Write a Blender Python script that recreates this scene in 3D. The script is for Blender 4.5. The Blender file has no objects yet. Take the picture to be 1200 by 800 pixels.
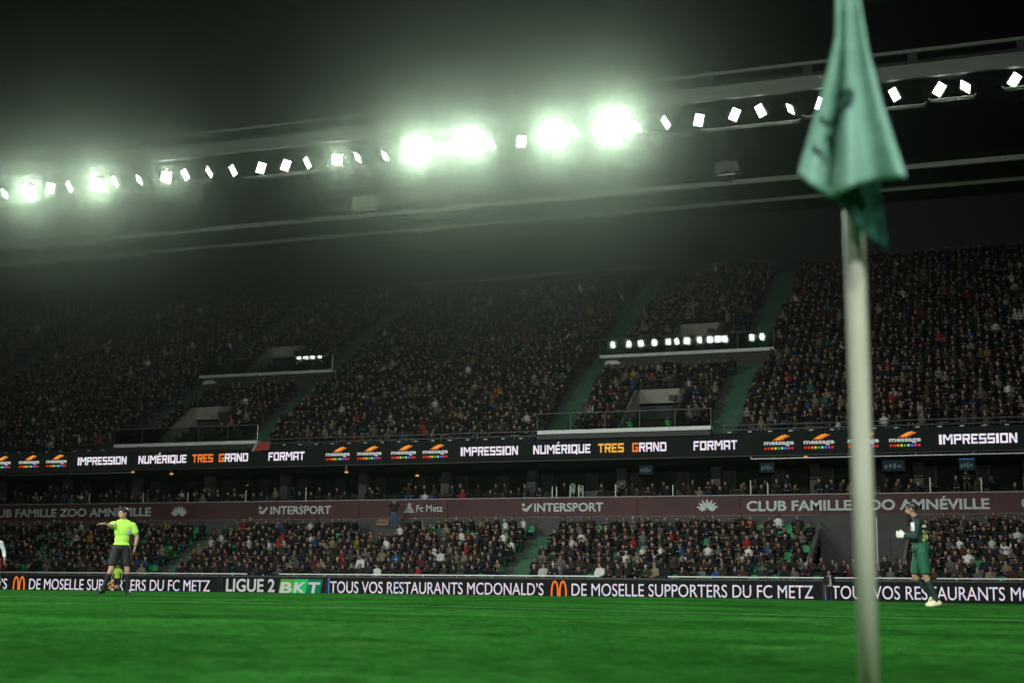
import bpy, bmesh, math, random
import numpy as np
from mathutils import Vector, Matrix
from mathutils.bvhtree import BVHTree

rnd = random.Random(7)
nrs = np.random.RandomState(11)
R = math.radians
scn = bpy.context.scene
COL = scn.collection

# ------------------------------------------------------------------ camera
CAM_H = 0.28
FPX = 1667.0
PSI, PITCH, ROLL = R(20.4), R(10.2), 0.0125
_f = Vector((-math.sin(PSI) * math.cos(PITCH), math.cos(PSI) * math.cos(PITCH), math.sin(PITCH)))
_r0 = Vector((math.cos(PSI), math.sin(PSI), 0))
_u0 = _r0.cross(_f)
_r = _r0 * math.cos(ROLL) + _u0 * math.sin(ROLL)
_u = _r.cross(_f)
cam_d = bpy.data.cameras.new('camera')
cam = bpy.data.objects.new('camera', cam_d)
COL.objects.link(cam)
cam.matrix_world = Matrix(((_r.x, _u.x, -_f.x, 0), (_r.y, _u.y, -_f.y, 0), (_r.z, _u.z, -_f.z, CAM_H), (0, 0, 0, 1)))
cam_d.sensor_width = 36
cam_d.lens = 36 * FPX / 1200
cam_d.clip_start = 0.1
cam_d.clip_end = 6000
cam_d.dof.use_dof = True
cam_d.dof.focus_distance = 74
cam_d.dof.aperture_fstop = 2.8
scn.camera = cam


def at(x, y, Y):
    """measured point of the photograph carried out to the real depth Y (m): returns X, Z"""
    d = _f + _r * ((x - 600) / FPX) - _u * ((y - 400) / FPX)
    t = Y / d.y
    return d.x * t, CAM_H + d.z * t


def to_cam(p):
    return (Vector((0, 0, CAM_H)) - Vector(p)).normalized()


# ------------------------------------------------------------------ world, exposure
world = bpy.data.worlds.new('World')
scn.world = world
world.use_nodes = True
wn = world.node_tree
sky = wn.nodes.new('ShaderNodeTexSky')
sky.sky_type = 'NISHITA'
sky.sun_disc = False
sky.sun_elevation = R(-4)
sky.sun_rotation = R(200)
bg = wn.nodes['Background']
bg.inputs['Strength'].default_value = 0.006
wn.links.new(sky.outputs[0], bg.inputs['Color'])
scn.view_settings.view_transform = 'Standard'
scn.view_settings.look = 'None'
scn.view_settings.exposure = 0
scn.view_settings.gamma = 1
scn.render.engine = 'CYCLES'
scn.cycles.use_denoising = True
scn.cycles.denoising_input_passes = 'RGB'
scn.cycles.max_bounces = 6
scn.cycles.diffuse_bounces = 2
scn.cycles.volume_bounces = 0
scn.cycles.transparent_max_bounces = 12
scn.cycles.sample_clamp_indirect = 2.0
scn.cycles.use_light_tree = True

HAZE_DENSITY = 0.00016
HAZE_ANISO = 0.965
POW_FAR = 46000       # added floodlights continuing the opposite row, behind the photographer
POW_STAND_FILL = 47000  # added lamp that fills light onto the stand and roof
POW_GLARE = 19000     # those aimed at the photographer


# ------------------------------------------------------------------ materials
def mat(name, rgb, rough=0.7, var=0.0, scale=5.0, bump=0.0, metal=0.0, emit=None, estr=0.0, spec=0.5, coords='Object'):
    m = bpy.data.materials.new(name)
    m.use_nodes = True
    nt = m.node_tree
    b = nt.nodes['Principled BSDF']
    b.inputs['Base Color'].default_value = (*rgb, 1)
    b.inputs['Roughness'].default_value = rough
    b.inputs['Metallic'].default_value = metal
    b.inputs['Specular IOR Level'].default_value = spec
    if emit:
        b.inputs['Emission Color'].default_value = (*emit, 1)
        b.inputs['Emission Strength'].default_value = estr
    if var or bump:
        tc = nt.nodes.new('ShaderNodeTexCoord')
        n = nt.nodes.new('ShaderNodeTexNoise')
        n.inputs['Scale'].default_value = scale
        n.inputs['Detail'].default_value = 6
        nt.links.new(tc.outputs[coords], n.inputs['Vector'])
        if var:
            mx = nt.nodes.new('ShaderNodeMix')
            mx.data_type = 'RGBA'
            mx.inputs['A'].default_value = (*[c * (1 - var) for c in rgb], 1)
            mx.inputs['B'].default_value = (*[min(1, c * (1 + var)) for c in rgb], 1)
            nt.links.new(n.outputs['Fac'], mx.inputs['Factor'])
            nt.links.new(mx.outputs['Result'], b.inputs['Base Color'])
        if bump:
            bp = nt.nodes.new('ShaderNodeBump')
            bp.inputs['Strength'].default_value = bump
            nt.links.new(n.outputs['Fac'], bp.inputs['Height'])
            nt.links.new(bp.outputs['Normal'], b.inputs['Normal'])
    return m


M = {}
M['concrete'] = mat('concrete', (.16, .155, .14), .85, .35, 1.5, .3)
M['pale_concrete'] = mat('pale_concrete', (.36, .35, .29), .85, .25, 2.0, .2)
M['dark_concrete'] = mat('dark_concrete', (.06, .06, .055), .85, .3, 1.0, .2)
M['dark_panel'] = mat('dark_panel', (.03, .03, .028), .6, .3, 2.0)
M['black_paint'] = mat('black_paint', (.015, .015, .015), .5)
M['door_brown'] = mat('door_brown', (.05, .03, .022), .7, .3, 2)
M['aisle_green'] = mat('aisle_green', (.032, .10, .055), .8, .4, 2.5, .2)
M['steel'] = mat('steel', (.35, .36, .35), .4, .15, 4, metal=.7)
M['dark_steel'] = mat('dark_steel', (.07, .075, .07), .5, .2, 4, metal=.5)
M['white_edge'] = mat('white_edge', (.78, .8, .76), .5, .1, 3)
M['roof_sheet'] = mat('roof_sheet', (.035, .037, .03), .75, .3, .8, spec=.2)
M['roof_fascia'] = mat('roof_fascia', (.30, .32, .28), .5, .18, 1.2)
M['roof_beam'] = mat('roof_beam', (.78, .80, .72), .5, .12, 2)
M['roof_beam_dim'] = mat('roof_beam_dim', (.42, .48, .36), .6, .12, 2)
M['seat_green'] = mat('seat_green', (.015, .22, .075), .35, .1, 6)
M['seat_dark'] = mat('seat_dark', (.05, .045, .045), .5, .2, 6)
M['maroon'] = mat('maroon', (.07, .024, .024), .7, .45, .6, .15)
M['banner_grey'] = mat('banner_grey', (.50, .56, .53), .7, .12, 3)
M['banner_rail'] = mat('banner_rail', (.30, .27, .25), .5, .2, 3)
M['lamp_body'] = mat('lamp_body', (.45, .47, .45), .4, .1, 5, metal=.3)
M['lens'] = mat('lens', (.9, .95, .9), .3, emit=(.92, 1, .95), estr=6)
M['lens_bright'] = mat('lens_bright', (.9, .95, .9), .3, emit=(.92, 1, .95), estr=30)
for k in ('lens', 'lens_bright'):
    M[k].cycles.emission_sampling = 'NONE'
M['speaker_white'] = mat('speaker_white', (.55, .6, .45), .6, .1, 3)
M['speaker_grey'] = mat('speaker_grey', (.12, .12, .11), .6, .1, 3)
M['screen_black'] = mat('screen_black', (.006, .007, .007), .8, emit=(.02, .028, .024), estr=.2, spec=.1)
M['board_frame'] = mat('board_frame', (.03, .03, .03), .5)
M['flag_ink'] = mat('flag_ink', (.008, .06, .045), .8)
M['pole'] = mat('pole', (.66, .65, .53), .45, .12, 14, .02)
M['line_white'] = mat('line_white', (.13, .27, .13), .95, .6, 2.5, 0, spec=0)
M['brown_card'] = mat('brown_card', (.25, .15, .09), .9, .2, 6)
M['red_cloth'] = mat('red_cloth', (.5, .06, .05), .8, .3, 4)


def emis(name, rgb, s, noise=False):
    m = bpy.data.materials.new(name)
    m.use_nodes = True
    nt = m.node_tree
    nt.nodes.remove(nt.nodes['Principled BSDF'])
    e = nt.nodes.new('ShaderNodeEmission')
    e.inputs['Color'].default_value = (*rgb, 1)
    e.inputs['Strength'].default_value = s
    if noise:      # colour cells of a led wall
        tc = nt.nodes.new('ShaderNodeTexCoord')
        n = nt.nodes.new('ShaderNodeTexNoise')
        n.inputs['Scale'].default_value = 5
        cr = nt.nodes.new('ShaderNodeValToRGB')
        cr.color_ramp.elements[0].position = .36
        cr.color_ramp.elements[0].color = (.55, .65, 1, 1)
        cr.color_ramp.elements[1].position = .62
        cr.color_ramp.elements[1].color = (1, .68, .85, 1)
        mid = cr.color_ramp.elements.new(.5)
        mid.color = (1, .97, .95, 1)
        nt.links.new(tc.outputs['Object'], n.inputs['Vector'])
        nt.links.new(n.outputs['Fac'], cr.inputs['Fac'])
        nt.links.new(cr.outputs['Color'], e.inputs['Color'])
    nt.links.new(e.outputs[0], nt.nodes['Material Output'].inputs['Surface'])
    m.cycles.emission_sampling = 'NONE'
    return m


M['led_white'] = emis('led_white', (1, .95, .97), .95, True)
M['led_board_white'] = emis('led_board_white', (.85, .88, 1), .8, True)
M['led_orange'] = emis('led_orange', (1, .22, .03), .9)
M['led_gold'] = emis('led_gold', (1, .50, .06), .9)
M['led_red'] = emis('led_red', (.9, .03, .02), .8)
M['led_green'] = emis('led_green', (.03, .65, .15), .7)
M['led_blue'] = emis('led_blue', (.05, .3, .9), .7)
M['led_magenta'] = emis('led_magenta', (.8, .05, .5), .7)
M['led_yellow'] = emis('led_yellow', (.9, .7, .05), .8)
M['led_plain'] = emis('led_plain', (.75, .80, .76), .62)
M['led_lime'] = emis('led_lime', (.10, .42, .03), .75)
M['led_teal'] = emis('led_teal', (.01, .22, .10), .75)
M['warm_lamp'] = emis('warm_lamp', (1, .45, .12), .8)
M['warm_strip'] = emis('warm_strip', (1, .72, .38), .45)
M['cool_lamp'] = emis('cool_lamp', (.8, .9, 1), 1.3)


def glass_mat():
    m = bpy.data.materials.new('clear_glass')
    m.use_nodes = True
    nt = m.node_tree
    nt.nodes.remove(nt.nodes['Principled BSDF'])
    tr = nt.nodes.new('ShaderNodeBsdfTransparent')
    tr.inputs['Color'].default_value = (.80, .86, .82, 1)
    gl = nt.nodes.new('ShaderNodeBsdfGlossy')
    gl.inputs['Roughness'].default_value = 0.02
    fr = nt.nodes.new('ShaderNodeFresnel')
    fr.inputs['IOR'].default_value = 1.75
    mx = nt.nodes.new('ShaderNodeMixShader')
    nt.links.new(fr.outputs[0], mx.inputs[0])
    nt.links.new(tr.outputs[0], mx.inputs[1])
    nt.links.new(gl.outputs[0], mx.inputs[2])
    nt.links.new(mx.outputs[0], nt.nodes['Material Output'].inputs['Surface'])
    return m


M['glass'] = glass_mat()


# ------------------------------------------------------------------ mesh helpers
class MB:
    def __init__(s):
        s.v = []; s.f = []; s.mi = []; s.k = 0

    def add(s, verts, faces, k=None):
        o = len(s.v)
        s.v += [tuple(p) for p in verts]
        for f in faces:
            s.f.append(tuple(i + o for i in f)); s.mi.append(s.k if k is None else k)

    def box(s, x0, x1, y0, y1, z0, z1, k=None):
        v = [(x0, y0, z0), (x1, y0, z0), (x1, y1, z0), (x0, y1, z0), (x0, y0, z1), (x1, y0, z1), (x1, y1, z1), (x0, y1, z1)]
        s.add(v, [(0, 3, 2, 1), (4, 5, 6, 7), (0, 1, 5, 4), (1, 2, 6, 5), (2, 3, 7, 6), (3, 0, 4, 7)], k)

    def obox(s, c, ax, ay, az, k=None):
        c, ax, ay, az = map(Vector, (c, ax, ay, az))
        v = [c + ax * i + ay * j + az * l for l in (-1, 1) for (i, j) in ((-1, -1), (1, -1), (1, 1), (-1, 1))]
        s.add(v, [(0, 3, 2, 1), (4, 5, 6, 7), (0, 1, 5, 4), (1, 2, 6, 5), (2, 3, 7, 6), (3, 0, 4, 7)], k)

    def tube(s, pts, r, n=8, k=None, cap=True):
        pts = [Vector(p) for p in pts]
        rs = r if isinstance(r, (list, tuple)) else [r] * len(pts)
        vs = []; fs = []
        for i, p in enumerate(pts):
            d = (pts[min(i + 1, len(pts) - 1)] - pts[max(i - 1, 0)]).normalized()
            a = Vector((0, 0, 1)) if abs(d.z) < .9 else Vector((1, 0, 0))
            u = d.cross(a).normalized(); w = d.cross(u)
            for j in range(n):
                t = 2 * math.pi * j / n
                vs.append(p + (u * math.cos(t) + w * math.sin(t)) * rs[i])
        for i in range(len(pts) - 1):
            for j in range(n):
                fs.append((i * n + j, i * n + (j + 1) % n, (i + 1) * n + (j + 1) % n, (i + 1) * n + j))
        if cap:
            fs.append(tuple(range(n))[::-1]); fs.append(tuple((len(pts) - 1) * n + j for j in range(n)))
        s.add(vs, fs, k)

    def prism(s, poly, y0, y1, k=None):
        """poly: list of (x, z), extruded along y"""
        n = len(poly)
        v = [(x, y0, z) for x, z in poly] + [(x, y1, z) for x, z in poly]
        f = [tuple(range(n)), tuple(range(2 * n - 1, n - 1, -1))]
        f += [(i, i + n, (i + 1) % n + n, (i + 1) % n) for i in range(n)]
        s.add(v, f, k)

    def prism_x(s, poly, x0, x1, k=None):
        """poly: list of (y, z), extruded along x"""
        n = len(poly)
        v = [(x0, y, z) for y, z in poly] + [(x1, y, z) for y, z in poly]
        f = [tuple(range(n)), tuple(range(2 * n - 1, n - 1, -1))]
        f += [(i, i + n, (i + 1) % n + n, (i + 1) % n) for i in range(n)]
        s.add(v, f, k)

    def ell(s, c, ax, ay, az, nu=12, nv=8, k=None):
        c, ax, ay, az = map(Vector, (c, ax, ay, az))
        vs = [c + az]; fs = []
        for i in range(1, nv):
            t = math.pi * i / nv
            for j in range(nu):
                q = 2 * math.pi * j / nu
                vs.append(c + az * math.cos(t) + (ax * math.cos(q) + ay * math.sin(q)) * math.sin(t))
        vs.append(c - az)
        for j in range(nu):
            fs.append((0, 1 + j, 1 + (j + 1) % nu))
            b = 1 + (nv - 2) * nu
            fs.append((len(vs) - 1, b + (j + 1) % nu, b + j))
        for i in range(nv - 2):
            for j in range(nu):
                a = 1 + i * nu
                fs.append((a + j, a + nu + j, a + nu + (j + 1) % nu, a + (j + 1) % nu))
        s.add(vs, fs, k)

    def mesh(s, name, mats, smooth=False):
        me = bpy.data.meshes.new(name)
        me.from_pydata(s.v, [], s.f)
        for m in (mats if isinstance(mats, (list, tuple)) else [mats]):
            me.materials.append(m)
        me.polygons.foreach_set('material_index', s.mi)
        if smooth:
            me.polygons.foreach_set('use_smooth', [True] * len(s.f))
        me.update()
        bm = bmesh.new(); bm.from_mesh(me)
        bmesh.ops.recalc_face_normals(bm, faces=bm.faces)
        bm.to_mesh(me); bm.free()
        return me

    def build(s, name, mats, parent=None, smooth=False):
        return link(name, s.mesh(name, mats, smooth), parent)


def link(name, me, parent=None):
    o = bpy.data.objects.new(name, me)
    COL.objects.link(o)
    if parent:
        o.parent = parent
        o.matrix_parent_inverse = Matrix()
    return o


def tag(o, label=None, cat=None, group=None, kind=None):
    if label: o['label'] = label
    if cat: o['category'] = cat
    if group: o['group'] = group
    if kind: o['kind'] = kind
    return o


def empty(name, loc=(0, 0, 0), rz=0.0, parent=None):
    o = bpy.data.objects.new(name, None)
    COL.objects.link(o)
    o.empty_display_size = .3
    o.location = loc
    o.rotation_euler = (0, 0, rz)
    if parent: o.parent = parent
    return o


ORD = ['first', 'second', 'third', 'fourth', 'fifth', 'sixth', 'seventh', 'eighth', 'ninth', 'tenth', 'eleventh', 'twelfth', 'thirteenth',
       'fourteenth', 'fifteenth', 'sixteenth', 'seventeenth', 'eighteenth', 'nineteenth', 'twentieth']
ORD += ['twenty-' + x for x in ORD[:9]] + ['thirtieth'] + ['thirty-' + x for x in ORD[:9]]


# ------------------------------------------------------------------ ground and pitch
def pitch_z(x, y):
    t = abs(y - 37.0)
    z = 0.35 - 0.0103 * math.sqrt(t * t + 9) + 0.0103 * 1.2
    if z < 0: z = 0
    e = max(0.0, min(1.0, 1 + x / 9.0))
    z -= 0.065 * e * e * (3 - 2 * e) * min(1, z / .15)
    return z


g = MB(); g.box(-4000, 4000, -4000, 4000, -1.2, -.9)
tag(g.build('ground', mat('asphalt', (.045, .045, .045), .9, .2, .5)), kind='structure')


def grass_mat():
    m = bpy.data.materials.new('turf')
    m.use_nodes = True
    nt = m.node_tree; b = nt.nodes['Principled BSDF']
    tc = nt.nodes.new('ShaderNodeTexCoord')

    def noise(sc, det=4):
        n = nt.nodes.new('ShaderNodeTexNoise'); n.inputs['Scale'].default_value = sc; n.inputs['Detail'].default_value = det
        nt.links.new(tc.outputs['Object'], n.inputs['Vector']); return n

    def ramp(src, p0, c0, p1, c1):
        r = nt.nodes.new('ShaderNodeValToRGB')
        r.color_ramp.elements[0].position = p0; r.color_ramp.elements[0].color = (*c0, 1)
        r.color_ramp.elements[1].position = p1; r.color_ramp.elements[1].color = (*c1, 1)
        nt.links.new(src, r.inputs['Fac']); return r

    def mul(a, c, mode='MULTIPLY', fac=1.0):
        x = nt.nodes.new('ShaderNodeMix'); x.data_type = 'RGBA'; x.blend_type = mode; x.inputs['Factor'].default_value = fac
        nt.links.new(a, x.inputs['A']); nt.links.new(c, x.inputs['B']); return x.outputs['Result']
    fine = ramp(noise(60, 3).outputs['Fac'], .3, (.020, .100, .016), .72, (.040, .20, .030))
    patch = ramp(noise(.55, 5).outputs['Fac'], .35, (.50, .58, .50), .65, (1, 1, 1))
    c = mul(fine.outputs['Color'], patch.outputs['Color'])
    mott = ramp(noise(5.5, 3).outputs['Fac'], .36, (.66, .70, .66), .62, (1, 1, 1))
    c = mul(c, mott.outputs['Color'])
    mid = ramp(noise(17, 4).outputs['Fac'], .34, (.62, .68, .62), .64, (1.12, 1.1, 1.12))
    c = mul(c, mid.outputs['Color'])
    pale = ramp(noise(1.3, 4).outputs['Fac'], .58, (1, 1, 1), .72, (1.9, 1.12, 1.5))
    c = mul(c, pale.outputs['Color'])
    blot = ramp(noise(2.1, 2).outputs['Fac'], .68, (1, 1, 1), .74, (.75, .52, .5))
    c = mul(c, blot.outputs['Color'])
    w = nt.nodes.new('ShaderNodeTexWave'); w.bands_direction = 'Y'; w.inputs['Scale'].default_value = .055; w.inputs['Distortion'].default_value = .5
    nt.links.new(tc.outputs['Object'], w.inputs['Vector'])
    st = ramp(w.outputs['Fac'], .45, (.74, .78, .74), .55, (1, 1, 1))
    c = mul(c, st.outputs['Color'])
    nt.links.new(c, b.inputs['Base Color'])
    b.inputs['Roughness'].default_value = .9
    b.inputs['Specular IOR Level'].default_value = 0.0
    bp = nt.nodes.new('ShaderNodeBump'); bp.inputs['Strength'].default_value = .3; bp.inputs['Distance'].default_value = .015
    nt.links.new(noise(45, 3).outputs['Fac'], bp.inputs['Height']); nt.links.new(bp.outputs['Normal'], b.inputs['Normal'])
    return m


M['turf'] = grass_mat()
xs = list(np.linspace(-130, -20, 45)) + list(np.linspace(-19, 12, 63)) + list(np.linspace(14, 30, 9))
ys = list(np.linspace(-14, 76, 91))
pv = [(x, y, pitch_z(x, y)) for y in ys for x in xs]
nx = len(xs)
pf = [(j * nx + i, j * nx + i + 1, (j + 1) * nx + i + 1, (j + 1) * nx + i) for j in range(len(ys) - 1) for i in range(nx - 1)]
g = MB(); g.add(pv, pf)
tag(g.build('pitch', M['turf'], smooth=True), kind='structure')


def strip(x0, x1, y0, y1, n=80):
    g = MB(); vs = []; fs = []
    along_x = (x1 - x0) > (y1 - y0)
    for i in range(n + 1):
        t = i / n
        if along_x:
            x = x0 + (x1 - x0) * t; vs += [(x, y0, pitch_z(x, y0) + .015), (x, y1, pitch_z(x, y1) + .015)]
        else:
            y = y0 + (y1 - y0) * t; vs += [(x0, y, pitch_z(x0, y) + .004), (x1, y, pitch_z(x1, y) + .004)]
        if i: fs.append((2 * i - 2, 2 * i, 2 * i + 1, 2 * i - 1))
    g.add(vs, fs); return tag(g.build('pitch_line', M['line_white']), kind='structure')


GOAL_X = 0.3
strip(-16.5 + GOAL_X - 20, GOAL_X, 16.97, 17.06)        # penalty area side
strip(-5.5 + GOAL_X, GOAL_X, 27.8, 27.92)
strip(-100, GOAL_X, 71.0, 71.12)
strip(GOAL_X, GOAL_X + .12, 4, 71)

# mown turf with its uneven nap, laid over the pitch in front of the photographer
def value_noise(x, y, seed):
    r_ = np.random.RandomState(seed).rand(256, 256)
    xi, yi = np.floor(x).astype(int), np.floor(y).astype(int)
    fx, fy = x - xi, y - yi
    fx, fy = fx * fx * (3 - 2 * fx), fy * fy * (3 - 2 * fy)
    q = lambda i, j: r_[i % 256, j % 256]
    return (q(xi, yi) * (1 - fx) + q(xi + 1, yi) * fx) * (1 - fy) + (q(xi, yi + 1) * (1 - fx) + q(xi + 1, yi + 1) * fx) * fy


NR, NC = 620, 460
yr_ = 3.2 * (40 / 3.2) ** np.linspace(0, 1, NR)
tc_ = np.linspace(-.93, .06, NC)
YY, TT = np.meshgrid(yr_, tc_, indexing='ij')
XX = YY * TT
base = np.array([[pitch_z(x, y) for x, y in zip(rx, ry)] for rx, ry in zip(XX, YY)])
hh_ = .45 * value_noise(XX * 9, YY * 9, 1) + .35 * value_noise(XX * 21, YY * 17, 2) + .35 * value_noise(XX * 2.2, YY * 2.2, 3) + .2 * nrs.rand(NR, NC)
amp = .017 * np.clip((YY - 3) / 4, .5, 1) * np.clip((45 - YY) / 22, .25, 1)
ZZ = base + .006 + amp * (hh_ - .35)
near_line = (np.abs(YY - 17.015) < .10) | ((np.abs(YY - 27.86) < .14) & (XX > -5.4))
ZZ = np.where(near_line, base - .006, ZZ)
vv = np.stack([XX, YY, ZZ], -1).reshape(-1, 3)
ii = np.arange(NR * NC).reshape(NR, NC)
qf = np.stack([ii[:-1, :-1], ii[:-1, 1:], ii[1:, 1:], ii[1:, :-1]], -1).reshape(-1)
me = bpy.data.meshes.new('grass')
me.vertices.add(len(vv)); me.vertices.foreach_set('co', vv.reshape(-1))
nq = len(qf) // 4
me.loops.add(len(qf)); me.loops.foreach_set('vertex_index', qf)
me.polygons.add(nq); me.polygons.foreach_set('loop_start', np.arange(nq) * 4); me.polygons.foreach_set('loop_total', np.full(nq, 4))
me.polygons.foreach_set('use_smooth', np.ones(nq, dtype=bool))
me.update(calc_edges=True)
me.materials.append(M['turf'])
tag(link('grass', me), 'short mown grass with an uneven nap covering the pitch in front of the boards', 'grass', kind='stuff')

# ------------------------------------------------------------------ grandstand
XL, XR = -112.0, 14.0
stand = empty('grandstand', (0, 80, 0))
tag(stand, 'large dark two tier football stand full of spectators under a long flat roof', 'grandstand')


def part(mb, name, mats, parent=stand, smooth=False):
    o = mb.build(name, mats, parent, smooth)
    # parts are modelled in world metres; put them under the Empty without moving them
    o.location = (-parent_loc(parent)[0], -parent_loc(parent)[1], -parent_loc(parent)[2])
    return o


def parent_loc(p):
    v = Vector((0, 0, 0))
    while p is not None:
        v += Vector(p.location); p = p.parent
    return v


LOW_N, LOW_Y0, LOW_DY, LOW_Z0, LOW_DZ = 8, 73.4, .85, .75, .41
UP_N, UP_Y0, UP_DY, UP_Z0, UP_DZ = 32, 81.3, .83, 9.35, .5
LOW_AISLES = [-72.5, -49.5, -27.2, 5.2]
UP_AISLES = [-89.5, -79.5, -58.3, -48.6, -27.6, -17.2, 3.6]
# way-outs (gangway mouths): x range, first and last row removed
LOW_MOUTH = (-11.4, -6.8, 2, 7)
UP_MOUTHS = [(-23.3, -20.3, 0, 5), (-55.6, -52.4, 0, 5), (-23.0, -19.9, 13, 17), (-55.4, -52.2, 13, 17), (-86.2, -83, 0, 5)]
LANDINGS = [(-27.6, -15.8, 11, 12), (-58.9, -47.7, 11, 12)]

g = MB()
for j in range(LOW_N):
    y, z = LOW_Y0 + j * LOW_DY, LOW_Z0 + j * LOW_DZ
    segs = [(XL, XR)]
    if LOW_MOUTH[2] <= j <= LOW_MOUTH[3]:
        segs = [(XL, LOW_MOUTH[0]), (LOW_MOUTH[1], XR)]
    for a_, b_ in segs:
        g.box(a_, b_, y - .45, y - .45 + LOW_DY, z - 1.4, z)
part(g, 'lower_terrace', M['dark_concrete'])
g = MB()
for j in range(UP_N):
    y, z = UP_Y0 + j * UP_DY, UP_Z0 + j * UP_DZ
    cuts = sorted([(m[0], m[1]) for m in UP_MOUTHS if m[2] <= j <= m[3]])
    x = XL
    for c0, c1 in cuts:
        g.box(x, c0, y - .45, y - .45 + UP_DY, z - 1.0, z); x = c1
    g.box(x, XR, y - .45, y - .45 + UP_DY, z - 1.0, z)
part(g, 'upper_terrace', M['dark_concrete'])

for ax in LOW_AISLES:
    g = MB()
    for j in range(LOW_N):
        y, z = LOW_Y0 + j * LOW_DY, LOW_Z0 + j * LOW_DZ
        g.box(ax - .6, ax + .6, y - .452, y - .01, z - .3, z + .006)
        g.box(ax - .597, ax + .597, y - .01, y + .397, z - .25, z + .2)
    part(g, 'aisle_stair', M['aisle_green'])
for ax in UP_AISLES:
    g = MB()
    for j in range(UP_N):
        y, z = UP_Y0 + j * UP_DY, UP_Z0 + j * UP_DZ
        g.box(ax - .75, ax + .75, y - .452, y - .01, z - .3, z + .006)
        g.box(ax - .747, ax + .747, y - .01, y + .377, z - .25, z + .25)
    part(g, 'aisle_stair', M['aisle_green'])

# front wall and rail of the lower tier
g = MB(); g.box(XL, XR, 72.4, 72.6, -.2, 1.36)
part(g, 'front_wall', M['dark_panel'])
g = MB()
for x0, x1 in ((XL, -43.0), (-40.9, -21.9), (-18.2, -5.3), (-4.9, XR)):
    g.box(x0, x1, 72.38, 72.46, 1.42, 1.475)
x = XL
while x < XR:
    g.box(x, x + .05, 72.45, 72.5, 1.36, 1.42); x += 2.0
part(g, 'front_rail', M['roof_beam'])
# wall behind the last row of the lower tier, slab of the hospitality terrace
g = MB(); g.box(XL, LOW_MOUTH[0], 80.25, 80.45, 1, 5.0); g.box(LOW_MOUTH[1], XR, 80.25, 80.45, 1, 5.0)
part(g, 'rear_wall', M['dark_concrete'])
g = MB(); g.box(LOW_MOUTH[0], LOW_MOUTH[1], 79.4, 79.6, .5, 5.0); part(g, 'rear_wall', M['dark_concrete'])
g = MB(); g.box(XL, XR, 80.62, 85.5, 5.02, 5.5); g.box(XL, XR, 82.3, 85.4, 5.5, 5.85)
part(g, 'terrace_slab', M['dark_concrete'])
# lower way-out: side walls with pale hand rail, door
mouth = empty('gangway_mouth', parent=stand)
for s_, xx in ((0, LOW_MOUTH[0]), (1, LOW_MOUTH[1])):
    g = MB()
    y0, y1 = LOW_Y0 + 2 * LOW_DY - .45, 80.25
    z0 = LOW_Z0 + LOW_DZ + .9
    g.prism_x([(y0, 0), (y1, 0), (y1, z0 + 2.6), (y0 + .3, z0 + .1), (y0, z0)], xx - .1 + .2 * s_ - .1, xx + .1 + .2 * s_ - .1)
    part(g, 'side_wall', M['concrete'], mouth)
    g = MB()
    g.tube([(xx, y0 + .1, z0 + .35), (xx, y1 - .1, z0 + 2.9)], .045)
    g.tube([(xx, y0 + .1, z0 - .2), (xx, y0 + .1, z0 + .35)], .035)
    g.tube([(xx, y0 + .1, z0 + .0), (xx, y1 - .1, z0 + 2.55)], .03)
    part(g, 'handrail', M['steel'], mouth)
g = MB(); g.box(-8.9, -7.7, 79.36, 79.398, 1.3, 3.7); part(g, 'door', M['black_paint'], mouth)
g = MB(); pxx = at(1028, 640, 76.0)[0]; g.box(pxx - .03, pxx + .03, 76.0, 76.06, 1.3, 4.6); part(g, 'post', M['steel'], mouth)
g = MB(); g.box(LOW_MOUTH[0] + .1, LOW_MOUTH[1] - .1, 74.7, 79.4, 1.05, 1.15); part(g, 'landing', M['concrete'], mouth)

# hospitality level
g = MB(); g.box(XL, XR, 85.0, 85.15, 5.85, 8.6)
part(g, 'box_facade', M['dark_panel'])
x = XL + 2
while x < XR - 3:
    f_ = MB(); f_.box(x, x + 2.3, 84.93, 84.99, 5.95, 6.02); f_.box(x, x + 2.3, 84.93, 84.99, 8.2, 8.27)
    f_.box(x, x + .07, 84.93, 84.99, 6.02, 8.2); f_.box(x + 2.23, x + 2.3, 84.93, 84.99, 6.02, 8.2)
    wo = part(f_, 'window', M['dark_steel'])
    p_ = MB(); p_.box(x + .07, x + 2.23, 84.955, 84.965, 6.02, 8.2); p_.build('pane', M['glass'], wo)
    x += 2.9
x = XL + 1.2
while x < XR:
    g = MB(); g.box(x - .28, x + .28, 83.3, 83.85, 5.87, 8.4); part(g, 'pillar', M['dark_concrete']); x += 5.8
for px_ in (648, 653, 669, 679, 722, 789, 880, 900, 360, 290, 222, 107, 170, 1090, 1150):
    X, _z = at(px_, 570, 81.4)
    g = MB(); g.box(X, X + .02, 81.3, 82.2, 6.0, 6.95 + .3 * rnd.random()); dv = part(g, 'glass_divider', M['glass'])
    g = MB(); g.box(X - .02, X + .045, 81.24, 81.295, 6.1, 6.85 + .25 * rnd.random()); g.build('lit_edge', M['speaker_white'], dv)  # pale strip paints the light caught on the glass edge
# floor of the upper tier above, its soffit lip and service tray
g = MB(); g.box(XL, XR, 80.06, 86, 8.3, 8.62); g.box(XL, XR, 80.32, 80.9, 8.62, 9.5)
part(g, 'upper_tier_slab', M['dark_concrete'])
g = MB()
for x0, x1 in ((at(-80, 553, 80.2)[0], at(160, 552, 80.2)[0]), (at(880, 533, 80.2)[0], XR)):
    g.box(x0, x1, 80.08, 80.2, 8.14, 8.2)
    q = x0
    while q < x1: g.box(q, q + .04, 80.1, 80.16, 8.2, 8.3); q += 3
part(g, 'service_tray', M['steel'])
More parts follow.
